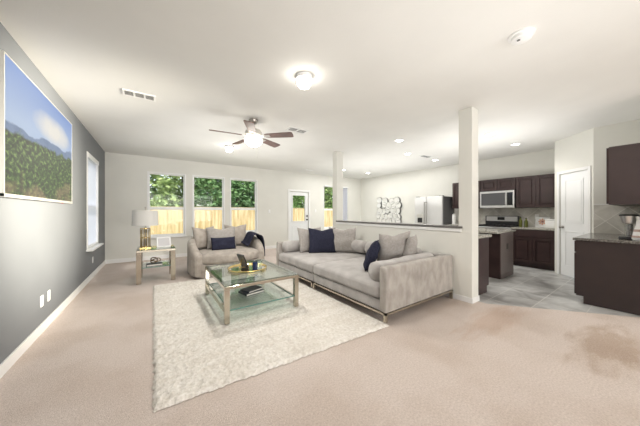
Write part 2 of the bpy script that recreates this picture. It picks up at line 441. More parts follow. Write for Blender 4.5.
class MB:
    def __init__(self):
        self.bm = bmesh.new()

    def box(self, x0, x1, y0, y1, z0, z1, bev=0.0, seg=2, M=None):
        r = bmesh.ops.create_cube(self.bm, size=1)
        vs = r['verts']
        for v in vs:
            v.co = Vector(((x0 + x1) / 2 + v.co.x * (x1 - x0), (y0 + y1) / 2 + v.co.y * (y1 - y0), (z0 + z1) / 2 + v.co.z * (z1 - z0)))
        if bev:
            es = list({e for v in vs for e in v.link_edges})
            rr = bmesh.ops.bevel(self.bm, geom=es, offset=bev, segments=seg, affect='EDGES', profile=0.5)
            vs = list({v for f in rr['faces'] for v in f.verts} | {v for v in vs if v.is_valid})
        if M is not None:
            for v in vs:
                v.co = M @ v.co
        return self

    def tube(self, pts, r, n=10, closed=False):
        pts = [Vector(p) for p in pts]
        rs = r if isinstance(r, (list, tuple)) else [r] * len(pts)
        rings = []
        up = None
        N = len(pts)
        for i, p in enumerate(pts):
            if closed:
                tdir = (pts[(i + 1) % N] - pts[i - 1]).normalized()
            else:
                tdir = (pts[min(i + 1, N - 1)] - pts[max(i - 1, 0)]).normalized()
            if up is None:
                up = Vector((0, 0, 1)) if abs(tdir.z) < 0.9 else Vector((1, 0, 0))
            a = tdir.cross(up).normalized()
            b = a.cross(tdir).normalized()
            up = b
            rings.append([self.bm.verts.new(p + (a * math.cos(k * 2 * math.pi / n) + b * math.sin(k * 2 * math.pi / n)) * rs[i]) for k in range(n)])
        for i in range(N if closed else N - 1):
            A, B = rings[i], rings[(i + 1) % N]
            for k in range(n):
                self.bm.faces.new((A[k], A[(k + 1) % n], B[(k + 1) % n], B[k]))
        if not closed:
            self.bm.faces.new(rings[0][::-1]); self.bm.faces.new(rings[-1])
        return self

    def lathe(self, prof, n=28, c=(0, 0, 0)):
        rings = []
        for (r, z) in prof:
            if r < 1e-5:
                rings.append([self.bm.verts.new((c[0], c[1], c[2] + z))])
            else:
                rings.append([self.bm.verts.new((c[0] + r * math.cos(k * 2 * math.pi / n), c[1] + r * math.sin(k * 2 * math.pi / n), c[2] + z)) for k in range(n)])
        for A, B in zip(rings, rings[1:]):
            for k in range(n):
                k2 = (k + 1) % n
                if len(A) == 1 and len(B) == 1:
                    continue
                if len(A) == 1:
                    self.bm.faces.new((A[0], B[k2], B[k]))
                elif len(B) == 1:
                    self.bm.faces.new((A[k], A[k2], B[0]))
                else:
                    self.bm.faces.new((A[k], A[k2], B[k2], B[k]))
        return self

    def prism(self, poly, z0, z1):
        lo = [self.bm.verts.new((x, y, z0)) for x, y in poly]
        hi = [self.bm.verts.new((x, y, z1)) for x, y in poly]
        n = len(poly)
        self.bm.faces.new(lo[::-1]); self.bm.faces.new(hi)
        for i in range(n):
            self.bm.faces.new((lo[i], lo[(i + 1) % n], hi[(i + 1) % n], hi[i]))
        return self

    def cushion(self, w, d, h, r=0.05, puff=0.03, cuts=12, c=(0, 0, 0), wr=0.004, seed=0, M=None):
        """rounded, puffed box centred on c"""
        b = bmesh.new()
        bmesh.ops.create_cube(b, size=2)
        bmesh.ops.subdivide_edges(b, edges=b.edges[:], cuts=cuts, use_grid_fill=True)
        hx, hy, hz = w / 2, d / 2, h / 2
        for v in b.verts:
            u = v.co.copy()
            q = Vector((math.sin(u.x * math.pi / 2) * 0.35 * hx + u.x * 0.65 * hx, math.sin(u.y * math.pi / 2) * 0.35 * hy + u.y * 0.65 * hy, u.z * hz))
            inn = Vector((max(-hx + r, min(hx - r, q.x)), max(-hy + r, min(hy - r, q.y)), max(-hz + r, min(hz - r, q.z))))
            dlt = q - inn
            if dlt.length > 1e-6:
                q = inn + dlt.normalized() * min(r, max(abs(dlt.x), abs(dlt.y), abs(dlt.z)))
            k = (1 - min(1, abs(q.x / hx)) ** 4) * (1 - min(1, abs(q.y / hy)) ** 4)
            q.z += puff * k * (1 if u.z > 0 else 0.2 * -1) * abs(u.z)
            nn = noise.noise(q * 5 + Vector((seed, seed * 2, 0)))
            q += q.normalized() * wr * nn * 2
            v.co = Vector(c) + q
            if M is not None:
                v.co = M @ v.co
        me = bpy.data.meshes.new('t'); b.to_mesh(me); b.free()
        self.bm.from_mesh(me); bpy.data.meshes.remove(me)
        return self

    def pillow(self, w, h, t, seed=0, n=18, dent=0.06, M=None):
        """throw pillow standing in XZ, thickness along Y, origin at the centre of its bottom edge"""
        def pt(i, j, s):
            u = -1 + 2 * i / n; v = -1 + 2 * j / n
            px = u * w / 2 * (1 - dent * (1 - v * v) * abs(u) ** 3)
            pz = v * h / 2 * (1 - dent * (1 - u * u) * abs(v) ** 3)
            if v > 0:
                pz -= 0.035 * math.exp(-(u * 3) ** 2) * v * v * (1 if dent > 0.05 else 0)
            pz += (0.012 if v > 0 else 0) * abs(u) ** 6
            e = (max(0, 1 - u * u) * max(0, 1 - v * v)) ** 0.42
            y = s * t / 2 * e
            nn = noise.noise(Vector((u * 1.7 + seed * 3.1, v * 1.7, s * 2 + seed)))
            y += nn * 0.025 * e
            return Vector((px, y, pz + h / 2))
        for s in (-1, 1):
            g = [[self.bm.verts.new(pt(i, j, s)) for j in range(n + 1)] for i in range(n + 1)]
            for i in range(n):
                for j in range(n):
                    f = (g[i][j], g[i + 1][j], g[i + 1][j + 1], g[i][j + 1])
                    self.bm.faces.new(f if s < 0 else f[::-1])
        bmesh.ops.remove_doubles(self.bm, verts=self.bm.verts[:], dist=1e-5)
        if M is not None:
            for v in self.bm.verts:
                v.co = M @ v.co
        return self

    def build(self, name, m, parent=None, smooth=False, bevel=0, mats=None):
        bmesh.ops.recalc_face_normals(self.bm, faces=self.bm.faces[:])
        me = bpy.data.meshes.new(name)
        self.bm.to_mesh(me)
        self.bm.free()
        me.materials.append(m)
        for x in (mats or []):
            me.materials.append(x)
        o = bpy.data.objects.new(name, me)
        C.objects.link(o)
        if parent is not None:
            o.parent = parent
        if smooth:
            for p in me.polygons:
                p.use_smooth = True
            if smooth == 'auto':
                md = o.modifiers.new('edge', 'EDGE_SPLIT'); md.split_angle = R(35)
        if bevel:
            b = o.modifiers.new('bevel', 'BEVEL'); b.width = bevel; b.segments = 2; b.limit_method = 'ANGLE'
        return o


def thing(name, label, cat, loc=(0, 0, 0), rz=0.0, group=None):
    o = bpy.data.objects.new(name, None)
    o.empty_display_size = 0.1
    C.objects.link(o)
    o.location = loc
    o.rotation_euler = (0, 0, rz)
    o['label'] = label; o['category'] = cat
    if group:
        o['group'] = group
    return o


def tag(o, label, cat, group=None, kind=None):
    o['label'] = label; o['category'] = cat
    if group:
        o['group'] = group
    if kind:
        o['kind'] = kind
    return o


def struct(name, mb, m, parent=None, **k):
    o = mb.build(name, m, parent, **k)
    if parent is None:
        o['kind'] = 'structure'
    return o


def dup(root, loc, rz, label, group=None):
    r = root.copy(); C.objects.link(r)
    r.location = loc; r.rotation_euler = (0, 0, rz); r['label'] = label
    if group:
        r['group'] = group
    for ch in list(root.children):
        c = ch.copy(); C.objects.link(c); c.parent = r
        for g in ch.children:
            d = g.copy(); C.objects.link(d); d.parent = c
    return r


def panel_wall(P0, P1, z0, z1, th, holes):
    """wall slab between plan points P0 and P1 (room face on that line), th to the outside (left of P0->P1 is outside); holes (s0,s1,z0,z1)"""
    P0 = Vector((*P0, 0)); P1 = Vector((*P1, 0))
    L_ = (P1 - P0).length; d = (P1 - P0) / L_
    nrm = Vector((-d.y, d.x, 0))
    ss = sorted({0, L_} | {h[0] for h in holes} | {h[1] for h in holes})
    zs = sorted({z0, z1} | {h[2] for h in holes} | {h[3] for h in holes})

    def solid(i, j):
        if i < 0 or j < 0 or i >= len(ss) - 1 or j >= len(zs) - 1:
            return False
        s = (ss[i] + ss[i + 1]) / 2; z = (zs[j] + zs[j + 1]) / 2
        return not any(h[0] < s < h[1] and h[2] < z < h[3] for h in holes)
    mb = MB()
    V = {}

    def v(i, j, k):
        if (i, j, k) not in V:
            V[(i, j, k)] = mb.bm.verts.new(P0 + d * ss[i] + nrm * th * k + Vector((0, 0, zs[j])))
        return V[(i, j, k)]
    for i in range(len(ss) - 1):
        for j in range(len(zs) - 1):
            if not solid(i, j):
                continue
            for k in (0, 1):
                mb.bm.faces.new((v(i, j, k), v(i + 1, j, k), v(i + 1, j + 1, k), v(i, j + 1, k)))
            for (di, dj, a, b) in ((-1, 0, (i, j), (i, j + 1)), (1, 0, (i + 1, j), (i + 1, j + 1)), (0, -1, (i, j), (i + 1, j)), (0, 1, (i, j + 1), (i + 1, j + 1))):
                if not solid(i + di, j + dj):
                    mb.bm.faces.new((v(*a, 0), v(*b, 0), v(*b, 1), v(*a, 1)))
    return mb


# ================================================================= STRUCTURE
XL, YB, XK = -0.97, 7.82, 7.66        # left wall, back wall, far kitchen wall
YR = -6.0                             # rear wall behind the camera
PA, PB = (6.907, 1.323), (6.314, 0.717)   # pantry diagonal

struct('floor', MB().prism([(XL - .1, YR - .1), (4.95, YR - .1), (4.95, 0.02), (3.80, 1.42), (3.80, YB + .1), (XL - .1, YB + .1)], -0.06, 0.0), M_CARPET)
struct('floor_kitchen', MB().prism([(4.95, YR - .1), (8.0, YR - .1), (8.0, YB + .1), (3.80, YB + .1), (3.80, 1.42), (4.95, 0.02)], -0.06, -0.004), M_FTILE)
struct('ceiling', MB().box(XL - .2, 8.0, YR - .2, YB + .2, CEIL, CEIL + .12), M_CEIL)

WZ0, WZ1 = 0.60, 2.35
wins = [(-0.13, 0.77), (0.93, 1.83), (1.98, 2.88), (5.60, 6.84)]
DOOR = (4.08, 4.90)
holes = [(a - XL, b - XL, WZ0, WZ1) for a, b in wins] + [(DOOR[0] - XL, DOOR[1] - XL, -0.01, 2.03)]
struct('wall_back', panel_wall((XL, YB), (8.0, YB), 0, CEIL, .14, holes), M_WALL)
LW = (5.86, 6.90)
struct('wall_left', panel_wall((XL, YR), (XL, YB), 0, CEIL, .14, [(LW[0] - YR, LW[1] - YR, WZ0, WZ1)]), M_GREY)
struct('wall_kitchen', MB().box(XK, XK + .14, 1.2, YB + .1, 0, CEIL), M_WALL)
struct('wall_rear', MB().box(XL - .14, 8.0, YR - .14, YR, 0, CEIL), M_WALL)
struct('wall_right', MB().box(4.95, 5.05, YR, 0.02, 0, CEIL), M_WALL)
struct('wall_counter', MB().box(4.95, 6.414, 0.02, 0.12, 0, CEIL), M_WALL)
struct('wall_side', MB().box(PB[0], PB[0] + .1, 0.12, PB[1], 0, CEIL), M_WALL)
struct('wall_return', MB().box(PA[0], XK, PA[1] - .1, PA[1], 0, CEIL), M_WALL)
dl = math.hypot(PA[0] - PB[0], PA[1] - PB[1])
# pantry diagonal, door opening .139 -> .75 from PA
struct('wall_pantry', panel_wall(PB, PA, 0, CEIL, -.10, [(dl - .757, dl - .132, -0.01, 2.035)]), M_WHITE if False else M_WALL)

# half wall and columns
HX0, HX1 = 3.635, 3.835
cap = (0.06, 0.06, 0.062)
hw = struct('wall_half', MB().box(HX0, HX1, 1.709, 4.522, 0, 1.035), M_WALL)
M_CAP = mat('dark_granite_cap', (0.075, 0.072, 0.07), 0.25, col2=(0.20, 0.19, 0.18), vscale=70, detail=6)
tr = struct('trim_1', MB().box(HX0 - .02, HX0, 1.67, 4.52, 0.985, 1.035, .004), M_WHITE)
lc = MB().box(HX0 - .035, HX1 + .035, 1.715, 4.517, 1.036, 1.067, .004).box(HX0 - .035, HX0 - .002, 1.655, 1.72, 1.036, 1.067, .004).build('ledge_cap', M_CAP)
tag(lc, 'long dark stone cap running along the top of the half wall behind the sofa', 'ledge')
struct('column_near', MB().box(HX0, HX1, 1.53, 1.712, 0, CEIL, .008), M_WALL)
struct('column_far', MB().box(HX0, HX1, 4.52, 4.69, 0, CEIL, .008), M_WALL)
struct('trim_2', MB().box(HX0 - .010, HX1 + .010, 1.520, 4.700, 0, 0.075, .003), M_WHITE)
struct('baseboard_left', MB().box(XL, XL + .016, YR, YB, 0, .10, .004), M_WHITE)
struct('baseboard_back', MB().box(XL + .016, DOOR[0] - .075, YB - .016, YB, 0, .10, .004).box(DOOR[1] + .075, XK, YB - .016, YB, 0, .10, .004), M_WHITE)
struct('baseboard_kitchen', MB().box(XK - .016, XK, 4.7, YB - .016, 0, .10, .004), M_WHITE)


def frame4(mb, x0, x1, z0, z1, w, y0, y1, wt=None, wb=None):
    wt = w if wt is None else wt; wb = w if wb is None else wb
    mb.box(x0, x0 + w, y0, y1, z0, z1).box(x1 - w, x1, y0, y1, z0, z1)
    mb.box(x0 + w, x1 - w, y0, y1, z1 - wt, z1).box(x0 + w, x1 - w, y0, y1, z0, z0 + wb)
    return mb


def window_back(i, x0, x1):
    y = YB
    root = struct('window_%d' % i, frame4(MB(), x0, x1, WZ0, WZ1, .035, y - .012, y + .13), M_WHITE, bevel=.003)
    zm = 1.36
    frame4(MB(), x0 + .035, x1 - .035, zm, WZ1 - .035, .022, y + .08, y + .12, wb=.05).build('upper_sash', M_WHITE, root)
    frame4(MB(), x0 + .035, x1 - .035, WZ0 + .035, zm + .02, .03, y + .045, y + .08, wt=.045).build('lower_sash', M_WHITE, root)
    MB().box(x0 + .05, x1 - .05, y + .098, y + .102, zm, WZ1 - .05).box(x0 + .06, x1 - .06, y + .060, y + .064, WZ0 + .06, zm).build('glass_pane', M_GLASS, root)
    MB().box(x0 - .03, x1 + .03, y - .055, y + .03, WZ0 - .03, WZ0, .004).build('window_sill', M_WHITE, root)


for i, (a, b) in enumerate(wins):
    window_back(i + 1, a, b)

# left wall window, same build turned on the wall
root = bpy.data.objects.new('window_5', None); C.objects.link(root); root['kind'] = 'structure'
root.location = (XL, 0, 0); root.rotation_euler = (0, 0, R(90))
frame4(MB(), LW[0], LW[1], WZ0, WZ1, .04, -.012, .13).build('window_frame', M_WHITE, root)
frame4(MB(), LW[0] + .04, LW[1] - .04, WZ0 + .04, WZ1 - .04, .03, .08, .12).box(LW[0] + .04, LW[1] - .04, .075, .12, 1.36, 1.41).build('sash', M_WHITE, root)
MB().box(LW[0] + .05, LW[1] - .05, .098, .102, WZ0 + .05, WZ1 - .05).build('glass_pane', M_GLASS, root)
MB().box(LW[0] - .04, LW[1] + .04, -.09, .03, WZ0 - .03, WZ0, .004).build('window_sill', M_WHITE, root)
# blind
bl = thing('window_blind', 'white slatted blind closed over the narrow window in the grey left wall', 'blind', (XL, (LW[0] + LW[1]) / 2, WZ0))
hwid = (LW[1] - LW[0]) / 2 - .045
s = MB()
for k in range(46):
    z = .06 + k * .0355
    s.box(-.02, .02, -hwid, hwid, -.0012, .0012, M=Matrix.Translation((-.022, 0, z)) @ Matrix.Rotation(R(74), 4, 'Y'))
s.build('slats', M_BLIND, bl)
MB().box(-.055, -.002, -hwid, hwid, 1.67, 1.71, .004).build('headrail', M_WHITE, bl)
MB().box(-.045, -.012, -hwid, hwid, .035, .055, .004).build('bottom_rail', M_WHITE, bl)
MB().box(.004, .022, -hwid - .03, hwid + .03, 1.66, 1.74, .004).build('valance', M_WHITE, bl)

# vertical blind gathered at the right of the dining window
vb = thing('vertical_blind', 'white vertical blind gathered at the right of the dining area window', 'blind', (6.72, YB - .06, 0))
s = MB()
for k in range(9):
    s.box(-.042, .042, -.001, .001, .62, 2.30, M=Matrix.Translation((-.14 + k * .028, 0, 0)) @ Matrix.Rotation(R(68), 4, 'Z'))
s.build('vanes', M_BLIND, vb)
MB().box(-1.1, .14, -.02, .02, 2.30, 2.34, .004).build('track', M_WHITE, vb)

# back door
d0 = bpy.data.objects.new('door_1', None); C.objects.link(d0); d0['kind'] = 'structure'
d0.location = (0, YB, 0)
cx0, cx1 = DOOR
m_ = MB()
m_.box(cx0 - .065, cx0, -.018, .0, 0, 2.10, .004).box(cx1, cx1 + .065, -.018, 0, 0, 2.10, .004).box(cx0, cx1, -.018, 0, 2.03, 2.10, .004)
m_.build('door_casing', M_WHITE, d0)
gx0, gx1, gz0, gz1 = cx0 + .14, cx1 - .14, .93, 1.89
leaf = MB()
leaf.box(cx0 + .005, gx0, .03, .075, .01, 2.02).box(gx1, cx1 - .005, .03, .075, .01, 2.02).box(gx0, gx1, .03, .075, .01, gz0).box(gx0, gx1, .03, .075, gz1, 2.02)
leaf.box(cx0 + .12, cx0 + .36, .022, .03, .18, .78, .006).box(cx1 - .36, cx1 - .12, .022, .03, .18, .78, .006)
lf = leaf.build('door_leaf', M_DOORW, d0)
frame4(MB(), gx0 - .03, gx1 + .03, gz0 - .03, gz1 + .03, .035, .012, .03).build('glazing_bead', M_WHITE, lf)
MB().box(gx0, gx1, .05, .055, gz0, gz1).build('glass_pane', M_GLASS, lf)
for z in (.98, 1.12):
    k = MB(); k.lathe([(0, 0), (.028, 0), (.028, .01), (.012, .016), (.012, .035), (.03, .045), (.03, .06), (0, .07)], 16)
    o = k.build('door_knob' if z < 1 else 'deadbolt', M_BLACK, lf, smooth=True)
    o.location = (cx1 - .07, .03, z); o.rotation_euler = (R(90), 0, 0)

# pantry door on the diagonal
ang = math.atan2(PA[1] - PB[1], PA[0] - PB[0])
dr = bpy.data.objects.new('door_2', None); C.objects.link(dr); dr['kind'] = 'structure'
dr.location = (PB[0], PB[1], 0); dr.rotation_euler = (0, 0, ang)   # local x from PB to PA, local +y = room side
s0, s1 = dl - .757, dl - .132
MB().box(s0 - .055, s0, 0, .016, 0, 2.09, .004).box(s1, s1 + .055, 0, .016, 0, 2.09, .004).box(s0, s1, 0, .016, 2.035, 2.09, .004).build('door_casing', M_WHITE, dr)
leaf = MB().box(s0 + .004, s1 - .004, -.05, -.012, .012, 2.03)
lf = leaf.build('door_leaf', M_DOORW, dr)


def panel_mold(mb, x0, x1, z0, z1, y, w=.022, h=.008):
    frame4(mb, x0, x1, z0, z1, w, y, y + h)
    mb.box(x0 + w + .02, x1 - w - .02, y, y + h * .7, z0 + w + .02, z1 - w - .02, .003)


pm = MB(); panel_mold(pm, s0 + .11, s1 - .11, 1.06, 1.90, -.012); panel_mold(pm, s0 + .11, s1 - .11, .20, .90, -.012)
pm.build('raised_panel', M_DOORW, lf)
k = MB().lathe([(0, 0), (.026, 0), (.026, .008), (.011, .014), (.011, .03), (.027, .042), (.025, .058), (0, .064)], 16)
o = k.build('door_knob', M_NICKEL, lf, smooth=True); o.location = (s1 - .06, -.012, .97); o.rotation_euler = (R(-90), 0, 0)
for z in (.25, 1.02, 1.80):
    MB().box(s0 - .002, s0 + .012, -.012, .004, z, z + .09).build('hinge', M_NICKEL, lf)

# ================================================================= OUTSIDE
struct('ground', MB().box(-30, 40, YB + .14, 45, -.42, -.30), M_GRASS)
fy = 13.2
fence = thing('wooden_fence', 'tall yellow cedar board fence across the back yard beyond the windows', 'fence', (6, fy, -.30))
s = MB()
x = -14
while x < 16:
    hgt = 1.78 + random.uniform(-.01, .01)
    s.box(x, x + .138, -.01, .01, 0, hgt)
    x += .145
s.build('boards', M_FENCE, fence)
MB().box(-14, 16, .01, .05, .3, .39).box(-14, 16, .01, .05, 1.35, 1.44).box(-14, 16, -.035, .045, 1.79, 1.82).build('rails', M_FENCE, fence)


def tree(x, y, h, r, mi, lab, seed):
    rnd = random.Random(seed)
    t = thing('leafy_tree', lab, 'tree', (x, y, -.3), group=None)
    tr_ = MB()
    tr_.tube([(0, 0, 0), (.05, .03, h * .3), (-.05, .1, h * .55), (0, 0, h * .8)], [.13, .10, .07, .03], 8)
    for k in range(7):
        a = rnd.uniform(0, 6.28); z0 = h * rnd.uniform(.25, .6)
        e = r * rnd.uniform(.5, .8)
        tr_.tube([(0, 0, z0), (math.cos(a) * e * .5, math.sin(a) * e * .5, z0 + .35), (math.cos(a) * e, math.sin(a) * e, z0 + .9)], [.05, .035, .015], 6)
    tr_.build('trunk', M_BARK, t, smooth=True)
    b = MB()
    cl = [(rnd.uniform(-1, 1) * r * .75, rnd.uniform(-1, 1) * r * .55, h * rnd.uniform(.22, .95), rnd.uniform(.45, .95)) for _ in range(34)]
    for (cx, cy, cz, cr) in cl:
        for _ in range(150):
            d = Vector((rnd.gauss(0, 1), rnd.gauss(0, 1), rnd.gauss(0, 1))).normalized() * cr * rnd.uniform(.55, 1.05)
            c = Vector((cx, cy, cz)) + d
            u = Vector((rnd.gauss(0, 1), rnd.gauss(0, 1), rnd.gauss(0, .6))).normalized()
            v = u.cross(Vector((rnd.gauss(0, 1), rnd.gauss(0, 1), rnd.gauss(0, 1)))).normalized()
            L_ = rnd.uniform(.08, .16)
            vs = [b.bm.verts.new(c + u * L_), b.bm.verts.new(c + v * L_ * .5), b.bm.verts.new(c - u * L_), b.bm.verts.new(c - v * L_ * .5)]
            b.bm.faces.new(vs)
    me = bpy.data.meshes.new('foliage'); b.bm.to_mesh(me); b.bm.free()
    me.materials.append(M_LEAF[mi])
    o = bpy.data.objects.new('foliage', me); C.objects.link(o); o.parent = t
    return t


tspec = [(-0.6, 15.4, 5.4, 1.9, 2, 'pale green tree beyond the fence, seen at the left of the left back window'),
         (1.5, 16.4, 6.2, 2.1, 0, 'mid green tree beyond the fence, seen at the right of the left back window'),
         (3.5, 15.2, 5.6, 1.9, 1, 'deep green tree beyond the fence, seen through the middle back window'),
         (5.6, 15.8, 6.0, 2.2, 1, 'dark dense tree beyond the fence, seen through the right back window'),
         (8.0, 15.3, 5.4, 2.1, 0, 'mid green tree beyond the fence, seen through the back door glass'),
         (10.6, 16.2, 6.0, 2.2, 2, 'light green tree beyond the fence, left of the dining window view'),
         (13.0, 15.6, 5.6, 2.1, 0, 'light green tree beyond the fence, seen through the dining area window'),
         (3.0, 19.0, 7.5, 2.8, 2, 'tall pale tree standing behind the others, above the middle back window view'),
         (7.2, 19.5, 7.5, 2.8, 1, 'tall deep green tree far behind the fence, right of the back windows'),
         (-1.2, 19.3, 7.6, 2.8, 1, 'tall dark tree far behind the pale tree at the left end of the yard')]
for i, a in enumerate(tspec):
    tree(*a, 40 + i)

# ================================================================= CEILING FIXTURES


def dome(x, y, lab, power):
    t = thing('ceiling_light', lab, 'light', (x, y, CEIL))
    MB().lathe([(0, 0), (.085, 0), (.09, -.015), (.088, -.04), (.078, -.045), (0, -.045)], 32).build('canopy', M_PLASTIC, t, smooth='auto')
    MB().lathe([(.074, -.045), (.078, -.06), (.074, -.09), (.055, -.118), (.028, -.132), (0, -.136)], 32).build('glass_shade', M_GLOW, t, smooth=True)
    l = light('dome_lamp', 'SPOT', (0, 0, -.15), power, (1, .96, .9), spot=R(165), blend=.6, radius=.03); l.parent = t


dome(1.337, 2.225, 'small glowing white dome light on the ceiling nearest the camera', 62)
dome(1.39, 5.54, 'small glowing white dome light on the ceiling beyond the fan', 32)


def downlight(x, y, lab):
    t = thing('recessed_downlight', lab, 'light', (x, y, CEIL), group='recessed downlights over kitchen and dining area')
    MB().lathe([(.068, -.002), (.085, -.008), (.092, -.004), (.095, 0)], 24).build('trim_ring', M_PLASTIC, t, smooth=True)
    MB().lathe([(0, -.012), (.04, -.010), (.068, -.003)], 24).build('lens', M_DISC, t)
    l = light('downlight_lamp', 'SPOT', (0, 0, -.02), 48, (1, .96, .9), spot=R(140), blend=.8, radius=.05); l.parent = t


downlight(4.147, 3.12, 'recessed downlight left of the near column, closest to the half wall')
downlight(5.28, 3.72, 'recessed downlight between the half wall light and the ceiling vent')
downlight(6.54, 3.71, 'recessed downlight nearest above the refrigerator, beside the ceiling vent')
downlight(5.24, 1.894, 'recessed downlight just right of the near column, over the island end')
downlight(6.46, 1.86, 'recessed downlight furthest right, in front of the range wall cabinets')
downlight(6.64, 6.38, 'recessed downlight near the far dining corner, right of the far column')
downlight(5.45, 6.43, 'recessed downlight over the dining area closest to the far column')


def vent(x, y, wx, wy, lab, dark, nslots=3):
    t = thing('ceiling_vent', lab, 'vent', (x, y, CEIL))
    frame4x = MB()
    frame4x.box(-wx / 2, wx / 2, -wy / 2, -wy / 2 + .02, -.012, 0, .002).box(-wx / 2, wx / 2, wy / 2 - .02, wy / 2, -.012, 0, .002)
    for k in range(nslots + 1):
        xx = -wx / 2 + (wx - .018) * k / nslots
        frame4x.box(xx, xx + .018, -wy / 2 + .02, wy / 2 - .02, -.012, 0)
    frame4x.build('frame', M_PLASTIC, t)
    MB().box(-wx / 2 + .01, wx / 2 - .01, -wy / 2 + .01, wy / 2 - .01, -.003, 0).build('duct_opening', M_GRILLE, t)
    s = MB()
    n = 7
    for k in range(n):
        yy = -wy / 2 + .03 + (wy - .06) * k / (n - 1)
        s.box(-wx / 2 + .018, wx / 2 - .018, -.006, .006, -.001, .001, M=Matrix.Translation((0, yy, -.009)) @ Matrix.Rotation(R(35 if dark else 15), 4, 'X'))
    s.build('louvers', M_PLASTIC if not dark else mat('louver_grey', (0.45, 0.45, 0.44), 0.5), t)


vent(-.14, 3.76, .33, .17, 'white ceiling vent with dark slots near the left wall', True)
vent(2.12, 3.76, .36, .20, 'white ceiling vent to the right of the ceiling fan', False, 2)
vent(5.88, 3.60, .36, .16, 'ceiling vent between two downlights in front of the refrigerator', True)
vent(4.46, 7.1, .30, .12, 'small white ceiling vent above the back door', False, 2)

sd = thing('smoke_detector', 'round white smoke detector on the ceiling at upper right', 'smoke detector', (2.506, .681, CEIL))
MB().lathe([(0, 0), (.088, 0), (.088, -.012), (.070, -.016), (0, -.016)], 32).build('base', M_PLASTIC, sd, smooth='auto')
MB().lathe([(.070, -.016), (.068, -.04), (.055, -.048), (0, -.05)], 32).build('cover', M_PLASTIC, sd, smooth='auto')
MB().lathe([(0, -.05), (.012, -.05), (.011, -.054), (0, -.054)], 12, (-.03, .01, 0)).build('button', M_GRILLE, sd)

# fan
fan = thing('ceiling_fan', 'five-blade ceiling fan with nickel mount and glowing glass bowl', 'fan', (1.315, 3.75, CEIL))
MB().lathe([(0, 0), (.07, 0), (.072, -.02), (.05, -.06), (.02, -.075), (0, -.075)], 28).build('canopy', M_NICKEL, fan, smooth='auto')
MB().tube([(0, 0, -.06), (0, 0, -.16)], .014, 12).build('downrod', M_NICKEL, fan, smooth=True)
MB().lathe([(0, -.14), (.05, -.145), (.11, -.165), (.135, -.20), (.135, -.245), (.11, -.275), (.08, -.29), (0, -.29)], 32).build('motor_housing', M_FANPALE, fan, smooth='auto')
MB().lathe([(.06, -.29), (.10, -.30), (.105, -.315), (0, -.315)], 32).build('light_fitting', M_NICKEL, fan, smooth='auto')
MB().lathe([(.135, -.312), (.14, -.325), (.125, -.365), (.085, -.405), (.035, -.425), (0, -.428)], 36).build('glass_bowl', M_GLOWF, fan, smooth=True)
MB().lathe([(0, -.428), (.012, -.43), (.014, -.44), (.006, -.452), (0, -.456)], 12).build('finial', M_NICKEL, fan, smooth=True)
MB().tube([(.05, -.03, -.42), (.05, -.03, -.60)], .0015, 5).build('pull_chain', M_NICKEL, fan)
for k in range(5):
    a = R(-43 + 72 * k)
    Mx = Matrix.Rotation(a, 4, 'Z')
    b = MB()
    poly = [(.19, -.045), (.24, -.058), (.50, -.070), (.62, -.072), (.642, -.060), (.648, 0), (.642, .060), (.62, .072), (.50, .070), (.24, .058), (.19, .045)]
    b.prism(poly, -.004, .004)
    T = Mx @ Matrix.Translation((0, 0, -.262)) @ Matrix.Rotation(R(-13), 4, 'X')
    for v in b.bm.verts:
        v.co = T @ v.co
    bl_ = b.build('blade', M_FANWOOD, fan)
    b = MB()
    b.box(.10, .25, -.018, .018, -.010, -.004, .002)
    b.box(.20, .27, -.035, .035, -.008, -.004, .002)
    for v in b.bm.verts:
        v.co = T @ v.co
    b.build('blade_arm', M_NICKEL, bl_)
l = light('fan_lamp', 'SPOT', (0, 0, -.47), 70, (1, .96, .9), spot=R(165), blend=.6, radius=.03); l.parent = fan

# ================================================================= LEFT WALL
TV = thing('television', 'large flat screen on the left wall showing a green mountain valley', 'television', (XL, 3.825, 1.40))
ty0, ty1, tz1 = -.935, .935, 1.10
fr = MB()
MB().box(.0, .010, -.5, .5, .2, .9).build('wall_mount', M_BLACK, TV)
MB().box(.010, .030, ty0, ty1, 0, tz1, .003).build('case', M_BLACK, TV)
M_BEZEL = mat('silver_bezel', (0.72, 0.70, 0.66), 0.3, 0.6)
f = MB()
f.box(.012, .034, ty0 - .006, ty0 + .008, -.006, tz1 + .006).box(.012, .034, ty1 - .008, ty1 + .006, -.006, tz1 + .006)
f.box(.012, .034, ty0, ty1, tz1 - .006, tz1 + .006).box(.012, .036, ty0 - .006, ty1 + .006, -.012, .016)
f.build('bezel', M_BEZEL, TV)
MB().box(.0302, .0318, ty0 + .008, ty1 - .008, .016, tz1 - .006).build('screen', m_picture(ty0, ty1, 0, tz1), TV)
MB().box(.016, .030, ty1 - .40, ty1 - .36, -.018, -.012).build('indicator', mat('red_lens', (0.4, 0.02, 0.02), 0.3), TV)


def plate(name, loc, rz, lab, cat, kind='outlet'):
    t = thing(name, lab, cat, loc, rz)
    MB().box(-.036, .036, -.007, 0, -.058, .058, .002).build('cover_plate', M_PLASTIC, t)
    if kind == 'outlet':
        MB().box(-.017, .017, -.010, -.007, .008, .042, .002).box(-.017, .017, -.010, -.007, -.042, -.008, .002).build('sockets', M_PLASTIC, t)
    else:
        MB().box(-.016, .016, -.011, -.007, -.032, .032, .002).build('rocker', M_PLASTIC, t)
    return t


